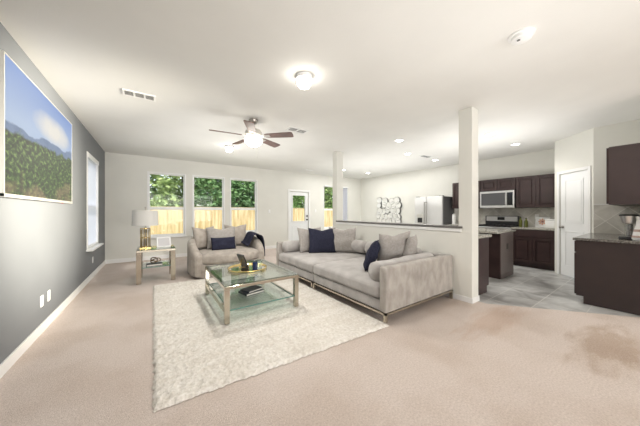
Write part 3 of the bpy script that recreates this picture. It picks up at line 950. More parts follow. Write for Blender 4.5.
RL = R(90)
plate('wall_outlet', (XL, 3.76, .33), RL, 'white outlet low on the grey left wall, nearer of the side by side pair', 'outlet')
plate('wall_outlet', (XL, 3.97, .33), RL, 'white outlet low on the grey left wall, farther of the side by side pair', 'outlet')
plate('wall_outlet', (XL, 6.37, .34), RL, 'white outlet on the grey left wall under the blind covered window', 'outlet')
plate('light_switch', (3.30, YB, 1.30), 0, 'white switch plate right of the third back window', 'switch', 'sw')
plate('light_switch', (5.22, YB, 1.32), 0, 'white switch plate between the back door and dining window', 'switch', 'sw')

# ================================================================= RUG
rg = MB()
RX0, RX1, RY0, RY1 = 0.0, 2.16, 1.85, 5.0
nx, ny = 150, 190
g = []
for i in range(nx + 1):
    row = []
    for j in range(ny + 1):
        x = RX0 + (RX1 - RX0) * i / nx; y = RY0 + (RY1 - RY0) * j / ny
        y -= 0.045 * x
        e = min(i, nx - i, j, ny - j)
        z = .022 + .010 * noise.noise(Vector((x * 22, y * 22, 3))) + random.uniform(-.004, .004)
        if e == 0:
            z = .004
            x += random.uniform(-.010, .010); y += random.uniform(-.010, .010)
        elif e == 1:
            z = max(.014, z * .8)
        row.append(rg.bm.verts.new((x, y, max(.004, z))))
    g.append(row)
for i in range(nx):
    for j in range(ny):
        rg.bm.faces.new((g[i][j], g[i + 1][j], g[i + 1][j + 1], g[i][j + 1]))
rug = rg.build('shag_rug', M_RUG, smooth=True)
tag(rug, 'large cream shaggy rug on the carpet under the coffee table and sofa front', 'rug')

# ================================================================= SOFA
SX0, SX1, SY0, SY1 = 2.13, 3.622, 1.78, 4.69
sofa = thing('sofa', 'long greige velvet sofa on slim metal frame along the half wall', 'sofa', (0, 0, 0))
ym = 3.28
fr = MB()
for (a, b) in ((SY0, ym - .01), (ym + .01, SY1)):
    fr.box(SX0, SX1, a, a + .03, .108, .128).box(SX0, SX1, b - .03, b, .108, .128)
    fr.box(SX0, SX0 + .03, a, b, .108, .128).box(SX1 - .03, SX1, a, b, .108, .128)
sofa_fr = fr.build('metal_frame', M_CHAMP_D, sofa)
for (a, b) in ((SY0, ym - .01), (ym + .01, SY1)):
    for x in (SX0, SX1 - .04):
        for y in (a, b - .035):
            z0 = .032 if x < RX1 else 0
            MB().box(x, x + .035, y, y + .035, z0, .110).build('leg', M_CHAMP_D, sofa)
MB().box(SX0 + .02, SX1 - .02, SY0 + .09, ym - .008, .128, .26, .012).build('seat_base', M_VELVET, sofa)
MB().box(SX0 + .02, SX1 - .02, ym + .008, SY1 - .09, .128, .26, .012).build('seat_base', M_VELVET, sofa)
MB().box(SX0, SX1, SY0, SY0 + .10, .128, .645, .022, 3).build('arm', M_ARMV, sofa, smooth='auto')
MB().box(SX0, SX1, SY1 - .10, SY1, .128, .645, .022, 3).build('arm', M_ARMV, sofa, smooth='auto')
MB().box(SX1 - .11, SX1, SY0 + .10, SY1 - .10, .128, .64, .022, 3).build('backrest', M_VELVET, sofa, smooth='auto')
sw = (SX1 - .11) - SX0
for k, (a, b) in enumerate(((SY0 + .10, ym), (ym, SY1 - .10))):
    MB().cushion(sw, b - a - .008, .17, .055, .022, 16, (SX0 + sw / 2 - .004, (a + b) / 2, .345), .006, k * 3.3).build('seat_cushion', M_VELVET, sofa, smooth=True)
GB = 'loose bolsters lining the arms and back of the sofa'


def bolster(p0, p1, r, lab, seed, sag=0.0):
    p0 = Vector(p0); p1 = Vector(p1)
    n = 26
    pts = []; rs = []
    for i in range(n + 1):
        t = i / n
        pts.append(p0.lerp(p1, t))
        e = min(t, 1 - t) * (p1 - p0).length
        rs.append(r * (min(1, math.sqrt(max(.02, 1 - (1 - min(1, e / (r * .35))) ** 2))) * (1 + .06 * noise.noise(Vector((t * 5, seed, 0))))))
    mb = MB(); mb.tube(pts, rs, 20)
    c0 = (p0 + p1) / 2
    for v in mb.bm.verts:
        v.co += (v.co - c0).normalized() * .014 * noise.noise(v.co * 7 + Vector((seed, 0, 0)))
    o = mb.build('bolster_cushion', M_VELVET, smooth=True)
    tag(o, lab, 'cushion', GB)
    return o


bolster((2.16, 2.00, .545), (3.38, 2.00, .565), .118, 'long velvet bolster lying along the near arm of the sofa', 1)
bolster((2.18, 4.47, .555), (3.38, 4.47, .555), .115, 'long velvet bolster lying along the far arm of the sofa', 2)
bolster((3.375, 2.15, .59), (3.375, 3.265, .59), .12, 'long velvet bolster along the near half of the sofa back', 3)
bolster((3.375, 3.27, .59), (3.375, 4.34, .59), .12, 'long velvet bolster along the far half of the sofa back', 4)


def place_pillow(w, h, t, m, loc, rz, tilt, lab, grp, seed, roll=0, dent=.07):
    Mx = Matrix.Rotation(R(rz), 4, 'Z') @ Matrix.Rotation(R(tilt), 4, 'X') @ Matrix.Rotation(R(roll), 4, 'Y')
    mb = MB().pillow(w, h, t, seed, dent=dent, M=Mx)
    o = mb.build('throw_pillow', m, smooth=True)
    o.location = loc
    tag(o, lab, 'pillow', grp)
    # seam piping
    return o


# front face of a pillow is local -y; tilt>0 leans back towards +y? (rotation about X by -angle leans back)
GP = 'throw pillows on the sofa'
place_pillow(.62, .52, .19, M_BEIGE, (2.74, 4.22, .435), 2, -13, 'beige pillow behind the left of the far navy pillow, against far bolster', GP, 1)
place_pillow(.58, .53, .19, M_BEIGE, (3.15, 3.74, .435), -42, -13, 'beige pillow to the right of the far navy pillow on the sofa', GP, 2)
place_pillow(.57, .52, .17, M_NAVY, (2.80, 3.93, .435), -28, -15, 'square navy pillow at the far end of the sofa', GP, 3)
place_pillow(.56, .54, .20, M_BEIGE, (2.96, 2.36, .45), 166, -14, 'beige pillow leaning on the near arm bolster beside the navy pillow', GP, 4, roll=4)
place_pillow(.50, .46, .17, M_NAVY, (2.56, 2.50, .435), 218, -22, 'navy pillow leaning at the near end of the sofa, seen edge on', GP, 5, roll=-6)
place_pillow(.46, .42, .18, M_BEIGE, (3.17, 2.24, .50), 205, -12, 'smaller beige pillow in the near back corner of the sofa', GP, 6)

# ================================================================= CUDDLE CHAIR
ch = thing('loveseat', 'rounded taupe loveseat chair facing the coffee table by the windows', 'loveseat', (1.32, 5.50, 0))
ch.scale = (.90, 1, 1)


def smooth_path(P, n):
    out_ = []
    for i in range(len(P) - 1):
        p0 = P[max(i - 1, 0)]; p1 = P[i]; p2 = P[i + 1]; p3 = P[min(i + 2, len(P) - 1)]
        for k in range(n):
            t = k / n
            out_.append(tuple(.5 * ((2 * b) + (-a + c) * t + (2 * a - 5 * b + 4 * c - d) * t * t + (-a + 3 * b - 3 * c + d) * t ** 3) for a, b, c, d in zip(p0, p1, p2, p3)))
    out_.append(P[-1])
    return out_


half = [(-.66, -.50, .44), (-.725, -.28, .56), (-.745, 0, .66), (-.71, .27, .70), (-.55, .49, .72), (-.28, .60, .73), (0, .63, .73)]
full = half + [(-x, y, z) for (x, y, z) in half[::-1][1:]]
P = smooth_path(full, 5)
mb = MB(); rings = []
for i, (x, y, hz) in enumerate(P):
    a = Vector(P[max(i - 1, 0)][:2]); b = Vector(P[min(i + 1, len(P) - 1)][:2])
    d = (b - a).normalized(); nrm = Vector((d.y, -d.x))   # outward = left? fixed below
    if nrm.dot(Vector((x, y))) < 0:
        nrm = -nrm
    th = .085
    sec = [(th, .05), (th + .005, .2), (th, hz - .07), (th * .8, hz - .025), (th * .4, hz), (-th * .4, hz), (-th * .8, hz - .025), (-th, hz - .07), (-th, .05)]
    if i in (0, len(P) - 1):
        sec = [(o_ * .7, min(z, hz - .02)) for o_, z in sec]
    rings.append([mb.bm.verts.new((x + nrm.x * o_, y + nrm.y * o_, z)) for o_, z in sec])
for A, B in zip(rings, rings[1:]):
    for k in range(len(A)):
        k2 = (k + 1) % len(A)
        mb.bm.faces.new((A[k], A[k2], B[k2], B[k]))
mb.bm.faces.new(rings[0]); mb.bm.faces.new(rings[-1][::-1])
mb.build('back_and_arms', M_CHAIRF, ch, smooth='auto')


def dshape(w, yb, yf, bulge, n=24):
    pts = [(-w, yb * .3), (-w * .72, yb * .86), (-w * .3, yb), (w * .3, yb), (w * .72, yb * .86), (w, yb * .3)]
    for k in range(n + 1):
        t = k / n
        x = w * (1 - 2 * t)
        pts.append((x, yf - bulge * (1 - (1 - 2 * t) ** 2) if abs(1 - 2 * t) < 1 else yf))
    return pts


MB().prism(dshape(.705, .58, -.46, .22), .02, .27).build('base', M_CHAIRF, ch, smooth='auto', bevel=.02)
poly = dshape(.66, .52, -.46, .24)
mb = MB()
cen = Vector((0, 0))
lay = [(.90, .27), (.985, .285), (1.0, .33), (1.0, .38), (.985, .42), (.94, .445), (.82, .46), (.6, .468), (.3, .47)]
rr = [[mb.bm.verts.new((x * s_, y * s_, z)) for x, y in poly] for s_, z in lay]
for A, B in zip(rr, rr[1:]):
    for k in range(len(A)):
        k2 = (k + 1) % len(A)
        mb.bm.faces.new((A[k], A[k2], B[k2], B[k]))
mb.bm.faces.new(rr[0][::-1]); mb.bm.faces.new(rr[-1])
for v in mb.bm.verts:
    v.co.z += .006 * noise.noise(v.co * 5)
mb.build('seat_cushion', M_CHAIRF, ch, smooth=True)
MB().lathe([(0, 0), (.35, 0), (.36, .015), (.30, .05), (0, .05)], 32).build('swivel_foot', M_BLACK, ch)
GL = 'pillows on the loveseat'
place_pillow(.52, .48, .20, M_CHAIRF, (.96, 5.78, .475), 22, -14, 'taupe back pillow at the left corner of the loveseat', GL, 11)
place_pillow(.52, .50, .20, M_CHAIRF, (1.62, 5.88, .475), -14, -12, 'taupe back pillow at the right corner of the loveseat', GL, 12)
place_pillow(.62, .47, .18, M_BEIGE, (1.25, 5.58, .475), 0, -16, 'wide beige pillow in the centre of the loveseat behind the navy one', GL, 13)
place_pillow(.50, .27, .13, M_NAVY, (1.245, 5.38, .468), 0, -20, 'small oblong navy lumbar pillow on the loveseat', GL, 14, dent=.03)

# throw over the right arm
mb = MB()
cx, cy = 1.26, 5.50
prof = [(.47, .50), (.53, .55), (.575, .64), (.62, .73), (.68, .755), (.745, .74), (.80, .69), (.83, .60), (.845, .48), (.85, .36), (.855, .24)]
prof = smooth_path([(a, b, 0) for a, b in prof], 3)
nw = 12
g = []
for i, (px_, pz_, _) in enumerate(prof):
    t = i / (len(prof) - 1)
    y0 = -.16 - .06 * t; y1 = .34 - .10 * t if t < .5 else .29 - .62 * (t - .5)
    row = []
    for j in range(nw + 1):
        s_ = j / nw
        y = y0 + (y1 - y0) * s_
        wv = .012 * math.sin(s_ * 16 + t * 3) + .012 * noise.noise(Vector((t * 6, s_ * 5, 2)))
        slope = (.085 * (y + .05) if t < .7 else 0)
        row.append(mb.bm.verts.new((cx + px_ + wv * (1 if t > .5 else -.6), cy + y, pz_ + .01 + wv * .5 + slope)))
    g.append(row)
for i in range(len(g) - 1):
    for j in range(nw):
        mb.bm.faces.new((g[i][j], g[i + 1][j], g[i + 1][j + 1], g[i][j + 1]))
o = mb.build('throw_blanket', M_NAVY, smooth=True)
sd_ = o.modifiers.new('thick', 'SOLIDIFY'); sd_.thickness = .012; sd_.offset = 1
tag(o, 'dark navy throw blanket draped over the right arm of the loveseat', 'blanket')

# ================================================================= COFFEE TABLE
TX0, TX1, TY0, TY1, TZ = .645, 1.575, 2.76, 3.99, .45
Z0 = .03
ct = thing('coffee_table', 'square coffee table with polished metal frame and two glass tiers', 'table', (0, 0, 0))
f = MB()
f.box(TX0, TX1, TY0, TY0 + .07, TZ - .04, TZ - .006).box(TX0, TX1, TY1 - .07, TY1, TZ - .04, TZ - .006)
f.box(TX0, TX0 + .05, TY0 + .07, TY1 - .07, TZ - .04, TZ - .006).box(TX1 - .05, TX1, TY0 + .07, TY1 - .07, TZ - .04, TZ - .006)
f.build('top_frame', M_CHAMP, ct, bevel=.003)
for x in (TX0, TX1 - .055):
    for y in (TY0, TY1 - .055):
        MB().box(x, x + .055, y, y + .055, Z0, TZ - .041, .003).build('leg', M_CHAMP, ct)
MB().box(TX0 + .004, TX1 - .004, TY0 + .004, TY1 - .004, TZ - .006, TZ + .006).build('glass_top', M_TGLASS, ct)
MB().box(TX0 + .06, TX1 - .06, TY0 + .02, TY1 - .02, .165, .177).build('glass_shelf', M_TGLASS, ct)
f = MB()
e0, e1, e2, e3, ez0, ez1 = TX0 + .06, TX1 - .06, TY0 + .02, TY1 - .02, .164, .178
f.box(e0 - .002, e1 + .002, e2 - .003, e2, ez0, ez1).box(e0 - .002, e1 + .002, e3, e3 + .003, ez0, ez1).box(e0 - .003, e0, e2, e3, ez0, ez1).box(e1, e1 + .003, e2, e3, ez0, ez1)
f.build('shelf_edge', M_TEDGE, ct)
MB().box(TX0 + .01, TX0 + .03, TY0 + .055, TY1 - .055, .135, .16).box(TX0 + .03, TX0 + .09, TY0 + .3, TY0 + .33, .145, .163).box(TX0 + .03, TX0 + .09, TY1 - .33, TY1 - .3, .145, .163).build('shelf_rail', M_CHAMP_D, ct)
MB().box(TX1 - .03, TX1 - .01, TY0 + .055, TY1 - .055, .135, .16).box(TX1 - .09, TX1 - .03, TY0 + .3, TY0 + .33, .145, .163).box(TX1 - .09, TX1 - .03, TY1 - .33, TY1 - .3, .145, .163).build('shelf_rail', M_CHAMP_D, ct)

tray = thing('round_tray', 'round gold-rimmed mirrored tray on the coffee table', 'tray', (1.12, 3.44, TZ + .007))
MB().lathe([(0, 0), (.25, 0), (.25, .006), (0, .006)], 48).build('mirror_base', M_MIRROR, tray, smooth='auto')
MB().lathe([(.25, 0), (.268, .004), (.272, .022), (.264, .024), (.256, .008), (.25, .006)], 48).build('rim', M_GOLD, tray, smooth=True)
# candle jar
cj = thing('candle_jar', 'small navy blue candle jar on the round tray', 'candle', (1.20, 3.36, TZ + .014))
MB().lathe([(0, 0), (.036, 0), (.038, .006), (.038, .085), (.035, .088), (.034, .07), (0, .07)], 24).build('jar', M_NAVYC, cj, smooth='auto')
MB().lathe([(0, .07), (.033, .07), (.033, .074), (0, .074)], 20).build('wax', M_PAPER, cj)
MB().box(-.001, .001, -.001, .001, .074, .086).build('wick', M_BLACK, cj)
# leaning black plaque on a gold easel
es = thing('tabletop_easel', 'small gold easel standing on the left of the round tray', 'easel', (1.05, 3.44, TZ + .014))
MB().tube([(-.07, -.05, 0), (0.0, .02, .17)], .004, 8).tube([(.07, -.05, 0), (0.0, .02, .17)], .004, 8).tube([(0, .09, 0), (0, .02, .17)], .004, 8).build('frame', M_GOLD, es, smooth=True)
MB().tube([(-.06, -.045, .03), (.06, -.045, .03)], .004, 8).tube([(-.06, -.045, .03), (-.06, -.07, .03), (-.06, -.07, .045)], .003, 8).tube([(.06, -.045, .03), (.06, -.07, .03), (.06, -.07, .045)], .003, 8).build('rest', M_GOLD, es, smooth=True)
pf = thing('black_plaque', 'slim black framed plaque leaning on the gold easel, seen edge on', 'frame', (1.10, 3.47, TZ + .016), R(104))
T = Matrix.Rotation(R(-24), 4, 'X')
MB().box(-.08, .08, -.012, .012, 0, .22, .002, M=T).build('plaque_frame', M_BLACK, pf)
MB().box(-.065, .065, -.0135, -.012, .015, .205, M=T).build('plaque_face', M_GOLD, pf)
bx = thing('clear_glass_vase', 'low clear glass vase on the right of the round tray', 'vase', (1.29, 3.47, TZ + .014))
MB().lathe([(0, 0), (.045, 0), (.055, .03), (.06, .09), (.058, .09), (.052, .03), (.04, .008), (0, .008)], 28).build('bowl', M_TGLASS, bx, smooth=True)

GBK = 'books on the lower glass shelf of the coffee table'


def book(w, d, h, loc, rz, lab, grp, cover=M_BOOKC):
    t = thing('hardcover_book', lab, 'book', loc, R(rz), grp)
    MB().box(-w / 2, w / 2, -d / 2, d / 2, 0, .003).box(-w / 2, w / 2, -d / 2, d / 2, h - .003, h).box(-w / 2, -w / 2 + .004, -d / 2, d / 2, .003, h - .003).build('cover', cover, t)
    MB().box(-w / 2 + .006, w / 2 - .006, -d / 2 + .005, d / 2 - .005, .003, h - .003).build('pages', M_PAPER, t)
    return t


book(.27, .21, .028, (1.10, 3.22, .1785), 12, 'bottom charcoal book on the lower shelf of the coffee table', GBK)
book(.24, .18, .022, (1.11, 3.23, .2075), 20, 'top charcoal book on the lower shelf of the coffee table', GBK)

# ================================================================= END TABLE
EX0, EX1, EY0, EY1, EZ = -.245, .345, 5.25, 5.84, .595
et = thing('end_table', 'square metal end table with glass tiers beside the loveseat', 'table', (0, 0, 0))
f = MB()
f.box(EX0, EX1, EY0, EY0 + .05, EZ - .04, EZ - .006).box(EX0, EX1, EY1 - .05, EY1, EZ - .04, EZ - .006)
f.box(EX0, EX0 + .05, EY0 + .05, EY1 - .05, EZ - .04, EZ - .006).box(EX1 - .05, EX1, EY0 + .05, EY1 - .05, EZ - .04, EZ - .006)
f.build('top_frame', M_CHAMP_D, et, bevel=.003)
for x in (EX0, EX1 - .075):
    for y in (EY0, EY1 - .05):
        MB().box(x, x + .075, y, y + .05, 0, EZ - .041, .003).build('leg', M_CHAMP, et)
MB().box(EX0 + .004, EX1 - .004, EY0 + .004, EY1 - .004, EZ - .006, EZ + .004).build('glass_top', M_TGLASS, et)
MB().box(EX0 + .076, EX1 - .076, EY0 + .01, EY1 - .01, .275, .285).build('glass_shelf', M_TGLASS, et)
MB().box(EX0 + .076, EX1 - .076, EY0 + .007, EY0 + .010, .274, .286).build('shelf_edge', M_TEDGE, et)

lp = thing('table_lamp', 'table lamp with white drum shade and gold wire cage base', 'lamp', (-.12, 5.56, EZ + .005))
MB().lathe([(.195, .42), (.205, .42), (.195, .70), (.19, .70)], 40).build('lamp_shade', M_SHADE, lp, smooth='auto')
MB().box(-.085, .085, -.085, .085, 0, .015, .003).build('base_plate', M_GOLD, lp)
s = MB()
for k in range(12):
    a = 2 * math.pi * k / 12 + .2
    x, y = math.cos(a) * .075, math.sin(a) * .075
    s.tube([(x, y, .015), (x, y, .36 + .02 * math.sin(k * 2.3))], (.0055), 8)
s.build('rod_cage', mat('antique_gold_rods', (0.42, 0.33, 0.18), 0.35, 0.8), lp, smooth=True)
s = MB()
for z in (.02, .19, .36):
    MB().lathe([(.068, z), (.084, z), (.084, z + .008), (.068, z + .008), (.068, z)], 32).build('cage_ring', M_GOLD, lp)
MB().tube([(0, 0, .015), (0, 0, .74)], .008, 8).lathe([(0, .74), (.012, .745), (.012, .76), (0, .77)], 12).tube([(-.2, 0, .66), (.2, 0, .66)], .003, 6).tube([(0, -.2, .66), (0, .2, .66)], .003, 6).build('stem', M_NICKEL, lp)

pf = thing('photo_frame', 'white photo frame standing on the end table beside the lamp', 'frame', (.17, 5.50, EZ + .005), R(10))
T = Matrix.Rotation(R(-10), 4, 'X')
f = MB(); frame4(f, -.115, .115, 0, .19, .02, -.008, .008)
for v in f.bm.verts:
    v.co = T @ v.co
f.build('frame_border', M_WHITE, pf)
MB().box(-.096, .096, -.004, .004, .019, .171, M=T).build('frame_insert', mat('pale_mat_board', (0.56, 0.55, 0.56), 0.5), pf)
MB().box(-.03, .03, .075, .082, 0, .14, M=Matrix.Translation((0, 0, 0))).build('easel_back', M_WHITE, pf)

book(.25, .17, .03, (.02, 5.42, .2865), 4, 'charcoal book under the knot sculpture on the end table shelf', 'books on the end table shelf')
kn = thing('knot_sculpture', 'looped bronze knot sculpture on a book on the end table shelf', 'sculpture', (.03, 5.42, .3175))
pts = []
for k in range(90):
    t = 2 * math.pi * k / 90
    rr_ = .045 + .022 * math.cos(3 * t)
    pts.append((rr_ * math.cos(2 * t) * 1.25, .022 * math.sin(3 * t), .062 + rr_ * math.sin(2 * t) * .78))
MB().tube(pts, .0085, 8, closed=True).build('knot', mat('bronze', (0.16, 0.10, 0.05), 0.35, 0.9), kn, smooth=True)

# ================================================================= KITCHEN


def shaker(mb, w, h, t=.02, rail=.055):
    """door in XZ: x 0..w, z 0..h, front towards -y"""
    mb.box(0, w, -t, 0, 0, rail).box(0, w, -t, 0, h - rail, h).box(0, rail, -t, 0, rail, h - rail).box(w - rail, w, -t, 0, rail, h - rail)
    mb.box(rail, w - rail, -t * .15, 0, rail, h - rail)
    mb.box(rail + .022, w - rail - .022, -t * .6, 0, rail + .022, h - rail - .022, .008, 1)
    return mb


def cabinet(name, lab, loc, rz, w, d, z0, z1, doors, drawers=False, toe=True, grp=None, body=M_WOOD):
    """local: x 0..w along the wall, y 0 (front) .. d (back)"""
    t = thing(name, lab, 'cabinet', loc, rz, grp)
    b = MB()
    if toe:
        b.box(0, w, 0, d, .10, z1).box(0, w, .07, d, 0, .10)
    else:
        b.box(0, w, 0, d, z0, z1)
    b.build('body', body, t)
    zb = (.115 if toe else z0 + .01)
    ztop = z1 - .01
    dz = .17 if drawers else 0
    n = doors
    g_ = .006
    dw = (w - g_ * (n + 1)) / n
    for i in range(n):
        x = g_ + i * (dw + g_)
        o = shaker(MB(), dw, ztop - zb - dz).build('door', M_WOOD, t)
        o.location = (x, 0, zb)
    if drawers:
        o = MB().box(0, w - 2 * g_, -.02, 0, 0, dz - .012, .004).build('drawer', M_WOOD, t)
        o.location = (g_, 0, ztop - dz + .012)
    return t


RK = R(-90)     # local -y faces world -x : local x -> world -y


def kx(y):       # local x axis runs towards -Y when rotated -90
    return y


# upper cabinets (front X 7.33)
GU = 'upper wall cabinets either side of and above the microwave'
cabinet('upper_cabinet', 'dark two-door upper cabinet right of the microwave', (7.33, 2.10, 0), RK, .765, .325, 1.375, 2.13, 2, toe=False, grp=GU)
cabinet('upper_cabinet', 'short dark two-door upper cabinet directly above the microwave', (7.33, 2.862, 0), RK, .758, .325, 1.815, 2.13, 2, toe=False, grp=GU)
cabinet('upper_cabinet', 'dark upper cabinet between the microwave and refrigerator', (7.33, 3.62, 0), RK, .754, .325, 1.375, 2.13, 2, toe=False, grp=GU)
# base cabinets
cabinet('base_cabinet', 'dark two-door base cabinet with drawer right of the range', (7.05, 2.10, 0), RK, .765, .605, 0, .87, 2, drawers=True)
cabinet('base_cabinet', 'dark base cabinet between the range and refrigerator', (7.05, 3.62, 0), RK, .754, .605, 0, .87, 2, drawers=True)
o = MB().box(7.02, 7.655, 1.328, 2.10, .872, .91, .004).build('countertop', M_GRANITE_L); tag(o, 'speckled granite countertop right of the range', 'countertop')
o = MB().box(7.02, 7.655, 2.864, 3.63, .872, .91, .004).build('countertop', M_GRANITE_L); tag(o, 'speckled granite countertop left of the range beside the refrigerator', 'countertop')
struct('trim_backsplash', MB().box(XK - .008, XK, 1.33, 3.66, .91, 1.375), M_BTILE)

# microwave (local like cabinet)
mw = thing('microwave', 'stainless over-the-range microwave with black window', 'microwave', (7.26, 2.858, 1.38), RK)
MB().box(0, .75, .02, .39, 0, .43, .004).build('body', M_STEEL, mw)
f = MB(); frame4(f, 0, .75, 0, .43, .03, -.012, .02, wt=.05, wb=.06); f.build('front_frame', M_STEEL, mw, bevel=.003)
MB().box(.03, .56, -.004, .02, .06, .38).build('window', mat('smoked_glass', (0.10, 0.10, 0.105), 0.15), mw)
MB().box(.60, .72, -.004, .02, .06, .38).build('control_panel', M_BLACKG, mw)
MB().tube([(.58, -.03, .08), (.58, -.03, .36)], .011, 10).box(.573, .587, -.03, .0, .09, .105).box(.573, .587, -.03, 0, .335, .35).build('handle', M_STEEL, mw)
# range
rgx = thing('gas_range', 'stainless and black range under the microwave', 'range', (7.03, 2.858, 0), RK)
MB().box(.0, .75, .02, .61, .08, .90, .004).box(.02, .73, .06, .58, 0, .08).build('body', M_BLACK, rgx)
MB().box(0, .75, .0, .615, .90, .918, .003).build('cooktop', M_BLACKG, rgx)
MB().box(.01, .74, -.012, .02, .26, .76, .004).build('oven_door', M_STEEL, rgx)
MB().box(.01, .74, -.012, .02, .09, .25, .004).build('drawer', M_STEEL, rgx)
MB().box(.12, .63, -.014, -.011, .36, .64).build('oven_window', M_BLACKG, rgx)
MB().tube([(.06, -.055, .73), (.69, -.055, .73)], .012, 10).box(.08, .10, -.055, -.01, .72, .74).box(.65, .67, -.055, -.01, .72, .74).build('handle', M_STEEL, rgx)
MB().box(.0, .75, -.01, .02, .775, .895, .004).build('knob_panel', M_STEEL, rgx)
for k in range(5):
    o = MB().lathe([(0, 0), (.02, 0), (.017, .028), (0, .03)], 14).build('knob', M_BLACK, rgx); o.location = (.10 + k * .1375, -.01, .835); o.rotation_euler = (R(90), 0, 0)
MB().box(0, .75, .56, .612, .918, 1.17, .006).build('backguard', M_BLACK, rgx)
MB().box(.03, .72, .552, .560, 1.03, 1.155, .003).build('control_fascia', M_STEEL_L, rgx)
MB().box(.29, .45, .549, .552, 1.06, 1.14).build('display', M_BLACKG, rgx)
s = MB()
for gx in (.04, .29, .54):
    for q in (.0, .085, .17):
        s.box(gx + q, gx + q + .008, .06, .52, .93, .942)
    for q in (.06, .28, .512):
        s.box(gx, gx + .178, q, q + .008, .918, .942)
s.build('grates', M_BLACK, rgx)

# fridge
fg = thing('refrigerator', 'side-by-side stainless refrigerator against the far kitchen wall', 'refrigerator', (6.93, 4.62, 0), RK)
MB().box(0, .90, .07, .72, .03, 1.74, .006).build('body', M_FRIDGE_SIDE, fg)
lw = .395
dL = MB().box(0, lw, 0, .065, .08, 1.74, .012, 3).build('freezer_door', M_STEEL_L, fg)
dR = MB().box(lw + .012, .90, 0, .065, .08, 1.74, .012, 3).build('fridge_door', M_STEEL_L, fg)
MB().tube([(lw - .03, -.05, .65), (lw - .03, -.055, 1.1), (lw - .03, -.05, 1.58)], .011, 10).box(lw - .037, lw - .023, -.05, 0, .66, .68).box(lw - .037, lw - .023, -.05, 0, 1.55, 1.57).build('handle', M_NICKEL, dL)
MB().tube([(lw + .04, -.05, .65), (lw + .04, -.055, 1.1), (lw + .04, -.05, 1.58)], .011, 10).box(lw + .033, lw + .047, -.05, 0, .66, .68).box(lw + .033, lw + .047, -.05, 0, 1.55, 1.57).build('handle', M_NICKEL, dR)
MB().box(.09, .29, -.004, .0, .92, 1.22, .003).build('dispenser_panel', M_STEEL, dL)
MB().box(.11, .27, -.006, -.004, .94, 1.09).build('dispenser_recess', M_BLACK, dL)
MB().box(.0, .90, .03, .07, .02, .075).build('toe_grille', M_BLACK, fg)
MB().box(.02, .12, .05, .15, 1.74, 1.76).box(.78, .88, .05, .15, 1.74, 1.76).build('hinge_cover', M_FRIDGE_SIDE, fg)
for (x, y) in ((.06, .12), (.80, .12), (.06, .62), (.80, .62)):
    MB().box(x, x + .04, y, y + .04, 0, .03).build('foot', M_BLACK, fg)

# island
isl = thing('kitchen_island', 'dark kitchen island cabinet with outlet on its end panel', 'island', (0, 0, 0))
MB().box(5.41, 6.06, 1.79, 3.2, .10, .87).box(5.41, 5.99, 1.81, 3.18, -.004, .10).build('body', M_WOOD, isl)
MB().box(5.40, 6.06, 1.775, 1.79, .0, .87, .003).box(5.40, 6.00, 1.77, 1.79, 0, .08, .002).build('end_panel', mat('espresso_end_panel', (0.15, 0.11, 0.10), 0.35, var=0.1, vscale=3), isl)
MB().box(5.398, 5.41, 1.79, 3.2, -.004, .87).build('side_panel', M_WOOD, isl)
for k in range(3):
    o = shaker(MB(), .455, .74).build('door', M_WOOD, isl); o.location = (6.06, 1.80 + k * .465, .115); o.rotation_euler = (0, 0, R(90))
MB().box(5.69, 5.76, 1.768, 1.775, .545, .655, .002).build('outlet_cover', M_WOOD, isl)
o = MB().box(5.14, 6.10, 1.74, 3.25, .872, .91, .004).build('countertop', M_GRANITE_L); tag(o, 'speckled granite top on the kitchen island', 'countertop')

# cabinets behind the half wall
pn = cabinet('base_cabinet', 'dark base cabinet run backing on to the half wall behind the near column', (4.43, 1.62, 0), R(90), 2.7, .575, 0, .87, 5, drawers=True)
o = MB().box(3.852, 4.47, 1.59, 4.33, .872, .91, .004).build('countertop', M_GRANITE_L); tag(o, 'granite counter on the kitchen side of the half wall', 'countertop')

# right hand run: end panels face the camera; fronts face +Y
PX = 4.91
cr = cabinet('base_cabinet', 'dark plain-sided base cabinet at the right edge of the view', (6.30, .72, 0), R(180), 1.38, .59, 0, .875, 3, drawers=True, body=M_PANEL)
o = MB().box(1.38, 1.39, 0, .59, .10, .875).box(1.38, 1.39, .07, .59, 0, .10).build('end_panel', M_PANEL, cr)
o = MB().box(PX - .03, 6.31, .125, .75, .876, .91, .004).build('countertop', M_GRANITE); tag(o, 'dark speckled granite counter at the right edge of the view', 'countertop')
uc = cabinet('upper_cabinet', 'large plain-sided dark upper cabinet at the right edge of the view', (6.30, .425, 0), R(180), 1.38, .30, 1.37, 2.125, 3, toe=False, body=M_UPPER)
struct('trim_side_backsplash', MB().box(PB[0] - .010, PB[0], .125, .712, .91, 1.395), M_BTILE)
struct('trim_side_edge', MB().box(PB[0] - .014, PB[0], .125, .715, 1.395, 1.41), M_WHITE)

# coffee grinder like appliance
gr = thing('coffee_grinder', 'small steel countertop grinder with flat dark lid at right edge', 'grinder', (5.18, .275, .911))
MB().lathe([(0, 0), (.085, 0), (.09, .01), (.085, .035), (0, .04)], 28).build('base', M_BLACK, gr, smooth='auto')
MB().lathe([(0, .03), (.038, .035), (.036, .2), (0, .2)], 24).build('column', mat('dark_steel', (.30, .30, .29), .25, .8), gr, smooth='auto')
MB().lathe([(.03, .2), (.055, .215), (.075, .30), (.078, .31), (0, .31)], 28).build('hopper', M_STEEL, gr, smooth='auto')
MB().lathe([(0, .31), (.085, .31), (.087, .322), (.075, .33), (0, .332)], 32).build('lid', M_BLACK, gr, smooth='auto')
